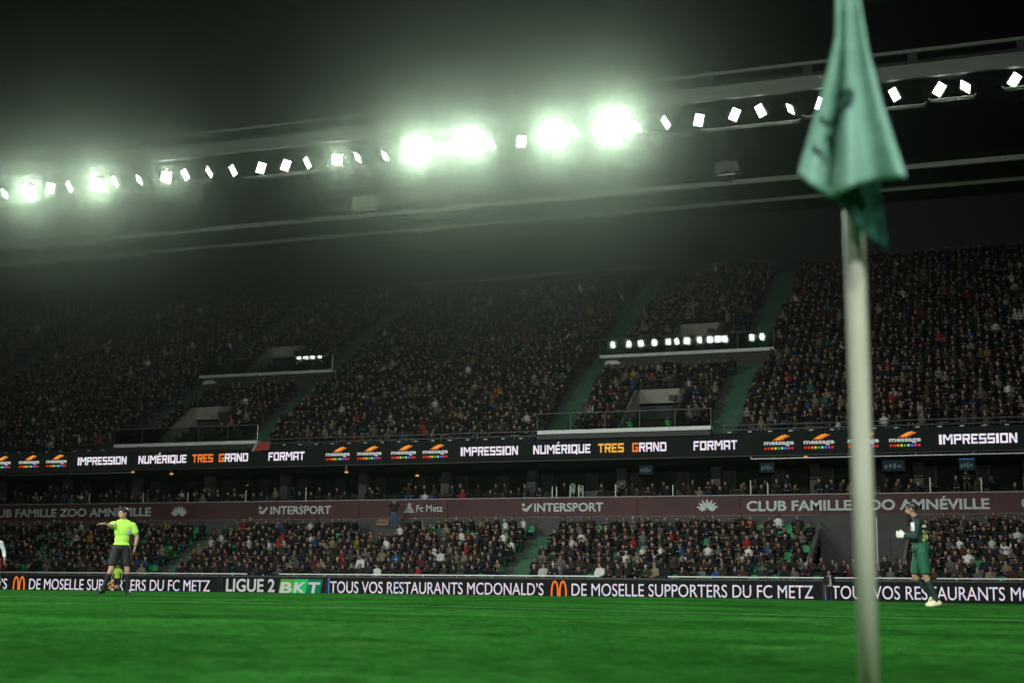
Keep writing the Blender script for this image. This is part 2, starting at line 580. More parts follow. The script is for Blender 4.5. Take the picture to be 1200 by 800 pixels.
# parapet rail at the front of the upper tier
g = MB()
for x0, x1 in ((XL, -58.0), (-46.8, -28.2), (-17.2, XR)):
    for zz in (9.85, 10.12):
        g.box(x0, x1, 80.36, 80.41, zz, zz + .045)
    x = x0 + .3
    while x < x1: g.box(x, x + .05, 80.41, 80.46, 9.5, 10.12); x += 2.4
part(g, 'parapet_rail', M['dark_steel'])


def tier_z(y): return UP_Z0 + (y - UP_Y0) / UP_DY * UP_DZ


for (x0, x1, j0, j1) in UP_MOUTHS:
    v = empty('gangway_mouth', parent=stand)
    yf, yb = UP_Y0 + j0 * UP_DY - .45, UP_Y0 + (j1 + 1) * UP_DY - .45
    fl = tier_z(UP_Y0 + j0 * UP_DY) - .0
    topz = tier_z(yb) + 1.15
    g = MB(); g.box(x0, x1, yf, yb + .6, fl - .3, fl + .01); part(g, 'landing', M['concrete'], v)
    g = MB(); g.box(x0 - .02, x1 + .02, yb, yb + .2, topz - 1.05, topz); part(g, 'lintel', M['pale_concrete'], v)
    g = MB(); g.box(x0, x1, yb + .25, yb + .32, fl + .01, topz - 1.05); part(g, 'door', M['door_brown'], v)
    for s_, xx in ((0, x0), (1, x1)):
        g = MB()
        xa = xx - .18 if s_ == 0 else xx + .02
        g.prism_x([(yf + .2, fl - .6), (yb, fl - .6), (yb, topz - .02), (yb - .6, topz - .1), (yf + .5, fl + .95), (yf + .2, fl + .6)], xa, xa + .16)
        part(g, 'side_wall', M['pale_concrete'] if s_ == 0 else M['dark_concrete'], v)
        g = MB()
        for off in (.2, .42, .64, .86):
            g.tube([(xx, yf + .5, fl + .95 + off * .9), (xx, yb, topz + off)], .022, 6)
        for t in (0, .33, .66, 1):
            yy = yf + .5 + (yb - yf - .5) * t; z0 = fl + .9 + (topz - fl - .95) * t
            g.tube([(xx, yy, z0), (xx, yy, z0 + .85)], .028, 6)
        part(g, 'handrail', M['black_paint'], v)
    g = MB()
    for off in (.3, .6, .9):
        g.tube([(x0, yb + .1, topz + off), (x1, yb + .1, topz + off)], .022, 6)
    for t in (0, .5, 1):
        g.tube([(x0 + (x1 - x0) * t, yb + .1, topz), (x0 + (x1 - x0) * t, yb + .1, topz + .9)], .026, 6)
    part(g, 'railing', M['dark_steel'], v)
    g = MB(); g.box(x0 + 1.9, x0 + 2.35, yb - .22, yb - .01, topz - .75, topz - .42); part(g, 'loudspeaker', M['black_paint'], v)

# glass fronted landings
BALC = [(-27.95, -17.45, 79.62, 9.88, 1.2), (-57.9, -47.0, 79.62, 9.82, 1.2), (-27.5, -15.75, 91.0, 16.28, 1.3), (-58.9, -47.75, 91.0, 16.22, 1.3)]
for (x0, x1, y0, z0, hh) in BALC:
    b_ = empty('balcony', parent=stand)
    g = MB(); g.box(x0, x1, y0, y0 + .7, z0 - .02, z0 + .2); part(g, 'slab_edge', M['white_edge'], b_)
    if y0 > 85:
        g = MB(); g.box(x0, x1, y0 + .7, y0 + 1.5, z0 - .3, z0 + .1); g.box(x0 + .1, x1 - .1, y0 + .12, y0 + .7, z0 - 1.4, z0 - .02); part(g, 'landing', M['dark_concrete'], b_)
        g = MB(); g.prism([(x0 + .3, z0 - .5), (x0 + 1.5, z0 - .45), (x0 + 1.2, z0 - .2), (x0 + .5, z0 - .2)], y0 - .02, y0 + .1); part(g, 'bracket', M['white_edge'], b_)
    else:
        g = MB(); g.box(x0 + .05, x1 - .05, y0 + .06, y0 + .68, z0 - .32, z0 - .02); part(g, 'underside', M['dark_panel'], b_)
    npan = 5
    for i in range(npan):
        xa = x0 + (x1 - x0) * i / npan; xb = x0 + (x1 - x0) * (i + 1) / npan
        g = MB(); g.box(xa + .02, xb - .02, y0 + .05, y0 + .065, z0 + .2, z0 + hh - .05); part(g, 'glass_panel', M['glass'], b_)
        g = MB(); g.box(xa - .025, xa + .02, y0 + .03, y0 + .09, z0 + .2, z0 + hh - .05); part(g, 'post', M['dark_steel'], b_)
    g = MB(); g.tube([(x0, y0 + .06, z0 + hh), (x1, y0 + .06, z0 + hh)], .03, 6); g.tube([(x1, y0 + .06, z0 + .2), (x1, y0 + .06, z0 + hh)], .03, 6); part(g, 'handrail', M['steel'], b_)

# back wall, press box under the roof
g = MB(); g.box(XL, XR, 108.3, 108.6, 18, 31.2); part(g, 'back_wall', M['black_paint'])
pb = empty('press_box', parent=stand)
g = MB(); g.box(-35.9, -28.3, 106.9, 108.25, 26.5, 29.9); part(g, 'front_panel', M['dark_concrete'], pb)
g = MB(); g.box(-48.6, -37.3, 106.6, 108.25, 25.9, 26.2); part(g, 'sill', M['concrete'], pb)
g = MB(); g.box(-37.3, -27.5, 106.4, 108.25, 26.0, 26.28); part(g, 'sill', M['concrete'], pb)

# roof
roof = empty('roof', parent=stand)


def soffit_z(y): return 28.3 + (y - 76) * .064


g = MB(); g.prism_x([(76.1, 28.25), (108.9, soffit_z(108.9)), (108.9, 31.6), (76.1, 28.9)], XL, XR); part(g, 'deck', M['roof_sheet'], roof)
g = MB()
x = XL
while x < XR:
    g.prism_x([(76.3, soffit_z(76.3) - .10), (95.8, soffit_z(95.8) - .10), (95.8, soffit_z(95.8) - .005), (76.3, soffit_z(76.3) - .005)], x, x + .22); x += .62
part(g, 'soffit_rib', M['roof_sheet'], roof)['kind'] = 'stuff'
g = MB(); g.box(XL, XR, 75.9, 76.1, 28.12, 28.92); g.box(XL, XR, 75.86, 75.9, 28.12, 28.2); part(g, 'fascia', M['roof_fascia'], roof)
g = MB(); g.box(XL, XR, 76.0, 76.18, 29.62, 29.8); part(g, 'top_rail', M['roof_fascia'], roof)
x = XL
while x < XR:
    g = MB(); g.prism_x([(76.05, 28.92), (76.7, 28.95), (76.15, 29.62), (76.05, 29.62)], x, x + .5); part(g, 'post', M['dark_steel'], roof); x += 5.6
g = MB(); g.box(XL, XR, 76.9, 77.3, 28.95, 29.5); part(g, 'gutter', M['dark_panel'], roof)
g = MB(); g.box(XL, XR, 95.9, 96.15, 29.06, 29.40); part(g, 'beam', M['roof_beam'], roof)
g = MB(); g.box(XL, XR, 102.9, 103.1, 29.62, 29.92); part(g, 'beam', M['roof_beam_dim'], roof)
x = XL + 3
while x < XR:
    g = MB(); g.prism_x([(77, 28.33), (95.85, 29.5), (95.85, 29.2), (80, 28.25)], x, x + .12); part(g, 'rafter', M['roof_sheet'], roof); x += 11.2

# ------------------------------------------------------------------ floodlights
# measured centre in the photograph, yaw of the panel off the photographer's direction, roll, kind
FL = [(5, 227, -62, 55, 0), (33, 223, 5, 0, 2), (59, 221, 20, 5, 0), (81, 219, -60, 12, 0), (114, 215, 0, 0, 2), (135, 213, -62, 12, 0),
      (163, 211, -66, 55, 0), (195, 207, 4, 0, 1), (217, 205, -45, 14, 0), (245, 202, -62, 20, 0), (273, 200, -52, 10, 0), (306, 197, 15, -6, 0),
      (335, 194, 18, -8, 0), (360, 191, -55, 8, 0), (395, 187, 2, 0, 1), (419, 185, -66, 55, 0), (451, 183, -66, 58, 0), (488, 177, 0, 0, 3),
      (518, 174, 6, 0, 1), (552, 168, 0, 0, 3), (576, 169, -52, 12, 0), (611, 166, 10, 0, 0), (648, 159, 0, 0, 3), (674, 155, -55, 14, 0),
      (720, 148, 0, 0, 4), (747, 149, -66, 55, 0), (780, 144, -52, 16, 0), (819, 141, 14, -4, 0), (861, 134.5, 22, -14, 0), (891, 130, -35, 10, 0),
      (926, 128, -66, 55, 0), (962, 122, 20, -10, 0), (1000, 117, -50, 12, 0), (1048, 111, -38, 8, 0), (1101, 105, 24, -24, 0), (1131, 102, -50, 45, 0), (1189, 94, 26, -25, 0)]
LOOK = {0: 'white floodlight', 1: 'bright floodlight facing the camera', 2: 'glaring floodlight with a pale halo', 3: 'blinding floodlight lost in a wide glow', 4: 'most blinding floodlight with the widest glow'}
LY = 77.0


def spot(name, loc, tgt, power, size=60, parent=None, rad=.4, blend=.6):
    ld = bpy.data.lights.new(name, 'SPOT')
    ld.energy = power; ld.spot_size = R(size); ld.spot_blend = blend; ld.shadow_soft_size = rad
    ld.color = (.93, 1.0, .94)
    o = bpy.data.objects.new(name, ld); COL.objects.link(o)
    d = (Vector(tgt) - Vector(loc)).normalized()
    o.rotation_euler = d.to_track_quat('-Z', 'Y').to_euler()
    o.location = loc
    if parent:
        o.parent = parent; o.location = Vector(loc) - Vector(parent.location)
    return o


def floodlight(c, nrm, roll, bright, label, group, arm_up=.95, w=.36, h=.47):
    t = empty('floodlight', c)
    tag(t, label, 'floodlight', group)
    nrm = Vector(nrm).normalized()
    rt = Vector((0, 0, 1)).cross(nrm).normalized()
    up = nrm.cross(rt)
    q = Matrix.Rotation(R(roll), 3, nrm)
    rt, up = q @ rt, q @ up
    g = MB()
    g.obox(-nrm * .07, rt * w, up * h, nrm * .05)
    for i in range(5):
        g.obox(-nrm * .16 + rt * (w * (-.8 + .4 * i)), rt * .015, up * h * .85, nrm * .045)
    g.build('housing', M['lamp_body'], t)
    for i in (-1, 0, 1):
        g = MB()
        g.obox(nrm * -.005 + up * (h * .66 * i), rt * w * .94, up * h * .29, nrm * .012)
        g.build('lens', M['lens_bright'] if bright else M['lens'], t)
    g = MB()
    for s_ in (-1, 1):
        g.tube([rt * (s_ * (w + .05)), rt * (s_ * (w + .05)) - nrm * .42 - Vector((0, 0, .30))], .025, 6)
    g.tube([rt * (-w - .05) - nrm * .42 - Vector((0, 0, .30)), rt * (w + .05) - nrm * .42 - Vector((0, 0, .30))], .03, 6)
    g.build('bracket', M['lamp_body'], t)
    return t


for i, (x, y, yaw, roll, kind) in enumerate(FL):
    X, Z = at(x, y, LY)
    c = Vector((X, LY, Z))
    tc_ = to_cam(c)
    if kind >= 1:
        nrm = tc_
    else:
        hz = Vector((tc_.x, tc_.y, 0)).normalized()
        hz = Matrix.Rotation(R(yaw * 1.14), 3, 'Z') @ hz
        nrm = (hz * math.cos(R(28)) - Vector((0, 0, math.sin(R(28))))).normalized()
    lab = f'{LOOK[kind]}, {ORD[i]} from the left along the roof edge'
    if kind == 0 and abs(yaw) > 60: lab = f'slim tilted floodlight seen nearly edge on, {ORD[i]} from the left along the roof edge'
    t = floodlight(c, nrm, roll, kind >= 1, lab, 'floodlights along the roof edge', w=.31 if kind else .275, h=.31 if kind else .36)
    if kind >= 1:
        spot('floodlight_beam', c + tc_ * .3, c + tc_ * 50, POW_GLARE * {1: .30, 2: .95, 3: 1.9, 4: 2.5}[kind] * (.8 if x > 600 else .72 if x > 480 else 1), 50, t)

# catwalk tray that carries the floodlights: grouped lengths of tube
k_ = 0
for (p0, p1) in (((-60, 243), (12, 233)), ((45, 231), (90, 227)), ((104, 235), (118, 233.5)), ((130, 226), (172, 219)), ((185, 217), (248, 212)), ((284, 209), (372, 199)), ((340, 203), (402, 195)),
                 ((398, 197), (460, 188)), ((616, 177), (630, 176)), ((672, 178), (688, 176)), ((740, 163), (812, 154)), ((820, 153), (938, 136)), ((940, 137), (1085, 118)), ((1088, 118), (1144, 110)), ((1174, 104), (1260, 94))):
    X0, Z0 = at(*p0, LY); X1, Z1 = at(*p1, LY)
    t = empty('lighting_rail', (X0, LY, Z0))
    tag(t, f'pale tubular rail under the floodlights, {ORD[k_]} length from the left', 'lighting rail', 'rails under the floodlights'); k_ += 1
    L = X1 - X0
    g = MB(); g.tube([(0, 0, .12), (.12, 0, 0), (L - .12, 0, 0), (L, 0, .12)], .05, 8); g.tube([(.1, .5, .05), (L - .1, .5, .05)], .035, 6); g.build('tube', M['roof_beam'], t)
    g = MB()
    for s_ in (.06, max(.5, L - .1)):
        g.tube([(s_, .5, .05), (s_, .5, soffit_z(77.5) - Z0)], .03, 6); g.tube([(s_, 0, .02), (s_, .5, .05)], .025, 6)
    g.build('hanger', M['dark_steel'], t)

# speakers and cameras hung from the roof
def hung_box(px_, py_, label, wpx, hpx, m, two=True, Y=77.3, rod=1.4):
    X, Z = at(px_, py_, Y)
    t = empty('loudspeaker', (X, Y, Z)); tag(t, label, 'loudspeaker')
    w_, h_ = wpx / 18.5, hpx / 18.5
    g = MB(); g.obox((-w_ * .15, 0, 0), (w_ * .36, -.12, .02), (.1, .25, 0), (.03, 0, h_ * .42)); g.build('cabinet', m, t)
    if two:
        g = MB(); g.prism([(w_ * .2, -h_ * .45), (w_ * .5, -h_ * .3), (w_ * .48, h_ * .35), (w_ * .3, h_ * .45), (w_ * .12, h_ * .1)], -.28, .2); g.build('horn', m, t)
        g = MB(); g.box(-w_ * .4, w_ * .35, -.3, -.22, -h_ * .62, -h_ * .52); g.build('bar', M['roof_beam'], t)
    g = MB(); g.tube([(-w_ * .1, .1, h_ * .4), (-w_ * .22, .1, rod)], .025, 6); g.tube([(w_ * .1, .1, h_ * .4), (w_ * .2, .1, rod)], .02, 6); g.build('hanger', M['dark_steel'], t)
    return t


hung_box(430, 238, 'pale twin loudspeaker on a rod under the roof, left of the blinding lights', 32, 17, M['speaker_white'])
hung_box(853, 197, 'dark loudspeaker frame hanging under the roof, left of the corner flag', 24, 15, M['speaker_grey'], rod=2.2)
hung_box(233, 228, 'small grey box hanging below the floodlights above the left landing', 13, 16, M['speaker_grey'], two=False, rod=.8)
hung_box(68, 272, 'faint dark loudspeaker under the roof at the far left', 30, 14, M['speaker_grey'], rod=2.2, Y=79)


def roof_camera(px_, py_, label):
    X, Z = at(px_, py_, 77.2)
    t = empty('surveillance_camera', (X, 77.2, Z)); tag(t, label, 'camera')
    g = MB(); g.obox((0, -.05, 0), (.5, -.05, .12), (.05, .2, 0), (0, 0, .08)); g.obox((.3, -.1, -.02), (.12, .0, 0), (0, .22, 0), (0, 0, .14)); g.build('body', M['roof_beam'], t)
    g = MB(); g.tube([(0, 0, .05), (0, .1, .9)], .03, 6); g.build('hanger', M['dark_steel'], t)


roof_camera(425, 204, 'white camera bracket under the rail above the pale twin loudspeaker')
roof_camera(87, 238, 'small white camera bracket under the rail at the far left')
X, Z = at(194, 182, 76.0)
t = empty('beacon_lamp', (X, 75.85, Z)); tag(t, 'small round fitting on the roof fascia above the left floodlights', 'lamp')
g = MB(); g.ell((0, 0, 0), (.13, 0, 0), (0, .13, 0), (0, 0, .13)); g.build('globe', M['roof_beam'], t, True)
g = MB(); g.box(-.06, .06, -.02, .1, .1, .3); g.build('mount', M['dark_steel'], t)
X, Z = at(962, 92, 76.0)
t = empty('beacon_lamp', (X, 75.85, Z)); tag(t, 'small round fitting on the roof fascia left of the corner flag', 'lamp')
g = MB(); g.ell((0, 0, 0), (.13, 0, 0), (0, .13, 0), (0, 0, .13)); g.build('globe', M['roof_beam'], t, True)
g = MB(); g.box(-.06, .06, -.02, .1, .1, .3); g.build('mount', M['dark_steel'], t)

# floodlights on the opposite stand, behind the photographer: this row shows in the glass
OPP_Y = -20.0
for i, (gx, gz) in enumerate(((718, 0), (737, 0), (751, 1), (767, 0), (783, 0), (793, 0), (805, 1), (820, 0), (832, 1), (841, 1), (849, 1), (881, 0), (893, 0), (350, 0), (358, 0), (366, 0), (374, 0))):
    # mirror geometry: the pane that shows the lamp stands at y = 91.05
    yg = 91.05
    Xg, Zg = at(gx, 404 - (gx - 718) * .055 if gx > 500 else 418 - (gx - 350) * .08, yg)
    kk = (2 * yg - OPP_Y) / yg
    c = Vector((Xg * kk, OPP_Y, CAM_H + (Zg - CAM_H) * kk))
    nrm = Vector((0.25 * math.sin(i * 2.3), .86, -.42))
    t = floodlight(c, nrm, 0, True, f'floodlight of the opposite stand mirrored in the landing glass, {ORD[i]} of them', 'floodlights of the opposite stand', w=.42 if gz else .30, h=.42)
for i, xx in enumerate((-96.0, -86.0, -76.0, -67.0, -26.0, -12.0, 2.0, 16.0, 32.0)):  # added lamps outside the mirrored row, carrying the beams that light the pitch
    c = Vector((xx, OPP_Y, 37.5)); nrm = Vector((-.2 * math.sin(i), .86, -.5))
    t = floodlight(c, nrm, 0, True, f'added floodlight continuing beyond the mirrored row, {ORD[i]} towards the goal end', 'floodlights of the opposite stand', w=.42, h=.42)
    spot('floodlight_beam', c + nrm * .4, (xx * .35 - 14, 21 + 4 * math.cos(i * 2.1), 0), POW_FAR * (1.4 if i < 4 else .85), 64, t, .12, .8)

# added unseen fill lamp, turned to the stand in view and its roof
c = Vector((9, OPP_Y, 15.0)); nrm = Vector((.1, 1, .02))
t = floodlight(c, nrm, 0, True, 'added fill lamp low behind the camera turned towards the spectators', 'floodlights of the opposite stand', w=.42, h=.42)
spot('floodlight_beam', c + nrm * .4, (-40, 92, 26), POW_STAND_FILL, 54, t, 1.6, 1.0)

# ------------------------------------------------------------------ lettering
def text_mesh(body, bold=0.0, spacing=1.0):
    cu = bpy.data.curves.new('lettering', 'FONT')
    cu.body = body; cu.size = 1; cu.extrude = .01; cu.offset = bold; cu.space_character = spacing
    cu.resolution_u = 4
    o = bpy.data.objects.new('lettering', cu); COL.objects.link(o)
    bpy.context.view_layer.update()
    dg = bpy.context.evaluated_depsgraph_get()
    me = bpy.data.meshes.new_from_object(o.evaluated_get(dg))
    bpy.data.objects.remove(o); bpy.data.curves.remove(cu)
    return me


def fit(me, x0, x1, z0, z1, y, thick=.012):
    v = np.zeros(len(me.vertices) * 3); me.vertices.foreach_get('co', v); v = v.reshape(-1, 3)
    a_, b_ = v.min(0), v.max(0)
    out = np.zeros_like(v)
    out[:, 0] = x0 + (v[:, 0] - a_[0]) / (b_[0] - a_[0]) * (x1 - x0)
    out[:, 2] = z0 + (v[:, 1] - a_[1]) / max(1e-6, b_[1] - a_[1]) * (z1 - z0)
    out[:, 1] = y - (v[:, 2] - a_[2]) / max(1e-6, b_[2] - a_[2]) * thick
    me.vertices.foreach_set('co', out.reshape(-1)); me.update()
    return me


def letters(body, x0, x1, z0, z1, y, m, parent, bold=0.0, name='lettering', skew=0.0, spacing=1.0):
    me = fit(text_mesh(body, bold, spacing), x0, x1, z0, z1, y)
    if skew:
        for v in me.vertices: v.co.x += (v.co.z - z0) * skew
    me.materials.clear(); me.materials.append(m)
    o = link(name, me, parent)
    o.location = -parent_loc(parent)
    return o


# block letters of the led ribbon: strokes on a unit cell (x, z)
def block(ch):
    a_, t = .24, .2
    L, Rr, T, B, Md = (0, 0, a_, 1), (1 - a_, 0, 1, 1), (0, 1 - t, 1, 1), (0, 0, 1, t), (0, .5 - t / 2, 1, .5 + t / 2)
    up = (1 - a_, .45, 1, 1); dn = (1 - a_, 0, 1, .55); lu = (0, .45, a_, 1)
    return {'I': (.32, [(0, 0, 1, 1)]), 'P': (.85, [L, T, up, Md]), 'R': (.85, [L, T, up, Md, ((.45, .5), (.72, .5), (1.02, 0), (.74, 0))]),
            'E': (.75, [L, T, B, (0, .4, .85, .6)]), 'S': (.82, [T, B, Md, lu, dn]), 'O': (.88, [L, Rr, T, B]), 'N': (.9, [L, Rr, ((0, 1), (.28, 1), (1, 0), (.72, 0))]),
            'U': (.88, [L, Rr, B]), 'M': (1.12, [(0, 0, .2, 1), (.8, 0, 1, 1), ((.05, 1), (.27, 1), (.6, .4), (.42, .4)), ((.95, 1), (.73, 1), (.4, .4), (.58, .4))]),
            'Q': (.9, [L, Rr, T, B, ((.5, .3), (.7, .35), (1.05, -.1), (.8, -.12))]), 'T': (.82, [T, (.5 - a_ / 2, 0, .5 + a_ / 2, 1)]), 'G': (.88, [L, T, B, dn, (.5, .36, 1, .55)]),
            'A': (.88, [L, Rr, T, (0, .3, 1, .48)]), 'D': (.88, [L, (1 - a_, .1, 1, .9), (0, 1 - t, .93, 1), (0, 0, .93, t)]), 'F': (.75, [L, T, (0, .4, .85, .6)]),
            '\u00c9': (.75, [L, T, B, (0, .4, .85, .6), ((.3, 1.1), (.55, 1.1), (.8, 1.32), (.5, 1.32))])}[ch]


def block_word(word, x0, x1, z0, z1, y, mats, parent, first=None):
    tot = sum(block(c)[0] for c in word) + .14 * (len(word) - 1)
    k = (x1 - x0) / tot
    g = MB(); x = x0; n_ = 0
    for ci, c in enumerate(word):
        w_, sh = block(c)
        g.k = 1 if (first and ci < first) else 0
        for s_ in sh:
            if isinstance(s_[0], tuple):
                poly = [(x + p[0] * w_ * k, z0 + p[1] * (z1 - z0)) for p in s_]
            else:
                poly = [(x + s_[i] * w_ * k, z0 + s_[j] * (z1 - z0)) for i, j in ((0, 1), (2, 1), (2, 3), (0, 3))]
            n_ += 1
            yy = y - .004 - (n_ % 9) * .0012
            g.prism(poly, yy, y)
        x += (w_ + .14) * k
    return part(g, 'lettering', mats, parent)


# led ribbon on the front of the upper tier
RY = 80.0
rb = empty('led_ribbon_board', (0, RY, 8.4)); tag(rb, 'long black led ribbon with bright block words and orange logos on the upper tier front', 'led board')
g = MB(); g.box(XL, XR, RY, RY + .25, 8.38, 9.66); part(g, 'casing', M['screen_black'], rb)
g = MB(); x = XL
while x < XR:
    g.box(x, x + .22, RY - .05, RY + .02, 9.665, 9.73); x += 1.15
part(g, 'clip', M['speaker_white'], rb)['kind'] = 'stuff'
LZ0, LZ1 = 8.72, 9.25
WW, WO, WG = [M['led_white'], M['led_orange']], [M['led_orange'], M['led_gold']], [M['led_gold'], M['led_orange']]
for word, p0, p1, ms, fi in (('IMPRESSION', 92, 149, WW, None), ('NUM\u00c9RIQUE', 163, 219, WW, None), ('TRES', 226, 250, WO, None), ('GRAND', 257, 291, WW, 1), ('FORMAT', 315, 357, WW, None),
                             ('IMPRESSION', 540, 607, WW, None), ('NUM\u00c9RIQUE', 625, 692, WW, None), ('TRES', 701, 731, WG, None), ('GRAND', 741, 781, WW, 1), ('FORMAT', 813, 864, WW, None), ('IMPRESSION', 1101, 1193, WW, None)):
    block_word(word, at(p0, 530, RY)[0], at(p1, 530, RY)[0], LZ0, LZ1, RY - .012, ms, rb, fi)
DOTS = ['led_red', 'led_red', 'led_orange', 'led_yellow', 'led_green', 'led_plain', 'led_blue', 'led_magenta', 'led_red']
for c in (2, 35, 67, 396, 433, 473, 510, 913, 960, 1012, 1061):
    X, _ = at(c, 530, RY)
    w_ = .84
    lg = empty('logo', parent=rb)
    letters('message', X - w_, X + w_, 8.84, 9.10, RY - .012, M['led_plain'], lg, .03)
    g = MB()
    for i, d_ in enumerate(DOTS):
        g.box(X - w_ + i * w_ * 2 / 9 + .03, X - w_ + (i + 1) * w_ * 2 / 9 - .04, RY - .025, RY - .012, 8.66, 8.78, i)
    part(g, 'colour_dots', [M[d_] for d_ in DOTS], lg)
    g = MB()
    for q, (dx, hh) in enumerate(((0, .34), (.16, .36), (.32, .31))):
        pts = [(X - .35 + dx + t * .55, 9.13 + hh * t ** .7 * .98 - (.12 if t > .8 else 0) * 0) for t in (0, .25, .5, .75, 1)]
        lo = [(a_ + .10, b_ - .03) for a_, b_ in pts[1:]]
        g.prism(pts + lo[::-1], RY - .022 - q * .003, RY - .012, q % 2)
    part(g, 'swoosh', [M['led_orange'], M['led_gold']], lg)

# maroon sponsors' banner below the hospitality terrace
BY = 80.5
bn = empty('advertising_banner', (0, BY, 5)); tag(bn, 'long maroon cloth banner with pale grey sponsor names between the tiers', 'banner')
g = MB()
x = XL
while x < XR:
    g.box(x, x + 5.97, BY, BY + .08, 5.03, 6.13); x += 6.0
part(g, 'cloth', M['maroon'], bn)
g = MB(); g.box(XL, XR, BY - .04, BY + .1, 6.135, 6.19); g.box(XL, XR, BY - .03, BY + .1, 4.97, 5.025); part(g, 'trim', M['banner_rail'], bn)
BZ0, BZ1 = 5.30, 5.86
BG = M['banner_grey']


def bx(p, y=597): return at(p, y, BY)[0]


for body, p0, p1, z0, z1, bold in (('CLUB FAMILLE ZOO AMN\u00c9VILLE', -18, 177, 5.29, 6.0, .03), ('INTERSPORT', 317, 388, 5.33, 5.85, .025), ('Fc Metz', 488, 519, 5.40, 5.82, .012),
                                   ('INTERSPORT', 626, 707, 5.33, 5.85, .025), ('CLUB FAMILLE ZOO AMN\u00c9VILLE', 875, 1160, 5.25, 5.98, .03), ('C', 1197.5, 1208, 5.27, 5.85, .03)):
    letters(body, bx(p0), bx(p1), z0, z1, BY - .004, BG, bn, bold)


def lotus(px_):
    X = bx(px_); g = MB()
    for i, an in enumerate((-70, -48, -26, 0, 26, 48, 70)):
        d = Vector((math.sin(R(an)), math.cos(R(an)))); pr = Vector((d.y, -d.x))
        b0 = Vector((X, 5.32)) + d * .1
        poly = [b0, b0 + d * .24 + pr * .11, b0 + d * .52 + pr * .02, b0 + d * .56, b0 + d * .5 - pr * .06, b0 + d * .24 - pr * .10]
        g.prism([(p.x, p.y) for p in poly], BY - .006 - .002 * i, BY - .002)
    for i, an in enumerate((-88, 88)):
        d = Vector((math.sin(R(an)), math.cos(R(an)))); b0 = Vector((X, 5.34))
        g.prism([(b0.x + d.x * .05, 5.36), (b0.x + d.x * .3, 5.27), (b0.x + d.x * .46, 5.36), (b0.x + d.x * .3, 5.42)], BY - .026, BY - .002)
    part(g, 'logo', BG, bn)


lotus(210); lotus(829)
for px_ in (309, 618):
    X = bx(px_); g = MB()
    g.prism([(X - .25 + .11 * math.cos(t), 5.76 + .10 * math.sin(t)) for t in np.linspace(0, 2 * math.pi, 12, endpoint=False)], BY - .008, BY - .002)
    g.prism([(X - .34, 5.60), (X - .08, 5.54), (X + .30, 5.86), (X + .30, 5.72), (X - .02, 5.33), (X - .28, 5.42)], BY - .011, BY - .002)
    part(g, 'logo', BG, bn)
X = bx(479.5); g = MB()
g.box(X - .04, X + .04, BY - .008, BY - .002, 5.38, 5.95); g.box(X - .13, X + .13, BY - .011, BY - .002, 5.80, 5.86); g.box(X - .2, X + .2, BY - .014, BY - .002, 5.64, 5.71)
g.prism([(X - .38, 5.36), (X + .38, 5.36), (X + .30, 5.46), (X - .30, 5.46)], BY - .017, BY - .002)
g.prism([(X - .34, 5.50), (X - .06, 5.50), (X - .06, 5.62)], BY - .008, BY - .002); g.prism([(X + .06, 5.50), (X + .34, 5.50), (X + .06, 5.62)], BY - .008, BY - .002)
part(g, 'logo', BG, bn)

# perimeter boards
PY = 70.0


def px_x(p): return at(p, 690, PY)[0]


def board(p0, p1, label, rows):
    x0, x1 = px_x(p0) + .03, px_x(p1) - .03
    t = empty('perimeter_board', ((x0 + x1) / 2, PY, 0)); tag(t, label, 'led board', 'led boards along the pitch')
    g = MB(); g.box(x0, x1, PY, PY + .16, .12, 1.3); part(g, 'casing', M['board_frame'], t)
    g = MB(); g.box(x0 + .03, x1 - .03, PY - .012, PY, .16, 1.24); part(g, 'screen', M['screen_black'], t)
    g = MB()
    q = x0 + .3
    while q < x1: g.prism_x([(PY + .165, 1.1), (PY + .165, 1.0), (PY + .7, 0), (PY + .75, 0)], q, q + .05); q += 1.6
    part(g, 'stay', M['dark_steel'], t)
    for (body, a_, b_, m, bold) in rows:
        letters(body, px_x(a_), px_x(b_), .42, 1.14 if body == 'LIGUE 2' else 1.04, PY - .016, m, t, bold)
    return t


def arches(t, p, w=17):
    X = px_x(p); hw = abs(px_x(p + w / 2) - px_x(p - w / 2)) / 2
    for s_ in (-1, 1):
        g = MB()
        pts = []
        for i in range(13):
            a_ = math.pi * i / 12
            pts.append((X + s_ * hw / 2 + math.cos(a_) * hw / 2 * .98, .30 + .88 * math.sin(a_) ** .62))
        up = [(x_, z_) for x_, z_ in pts]
        inn = [(X + s_ * hw / 2 + (x_ - X - s_ * hw / 2) * .60, .30 + (z_ - .30) * .88) for x_, z_ in pts]
        for i in range(12):
            g.prism([up[i], up[i + 1], inn[i + 1], inn[i]], PY - .03 - (.004 if s_ > 0 else 0), PY - .016)
        part(g, 'arch', M['led_orange'], t)


LW = M['led_board_white']
b1 = board(-60, 257, 'led board reading DE MOSELLE SUPPORTERS at the left, ending beside the green lettered panel',
           [('TOUS VOS RESTAURANTS MCDONALD\u2019S', -190, 8, LW, 0), ('DE MOSELLE SUPPORTERS DU FC METZ', 34, 246, LW, 0)])
arches(b1, 22, 14)
b2 = board(258, 382, 'shorter dark board reading LIGUE with three green letter boxes', [('LIGUE 2', 265, 322, M['led_plain'], .02)])
for i, (ch, m_) in enumerate((('B', 'led_lime'), ('K', 'led_green'), ('T', 'led_teal'))):
    x0 = px_x(326 + i * 16); x1 = px_x(326 + (i + 1) * 16 + 2)
    g = MB(); sk = .16
    g.prism([(x0, .26), (x1 - .05, .26), (x1 - .05 + sk, 1.14), (x0 + sk, 1.14)], PY - .018 - .002 * i, PY - .012); part(g, 'letter_box', M[m_], b2)
    letters(ch, x0 + .10, x1 - .12, .38, .98, PY - .026, M['led_plain'], b2, .03, skew=.16)
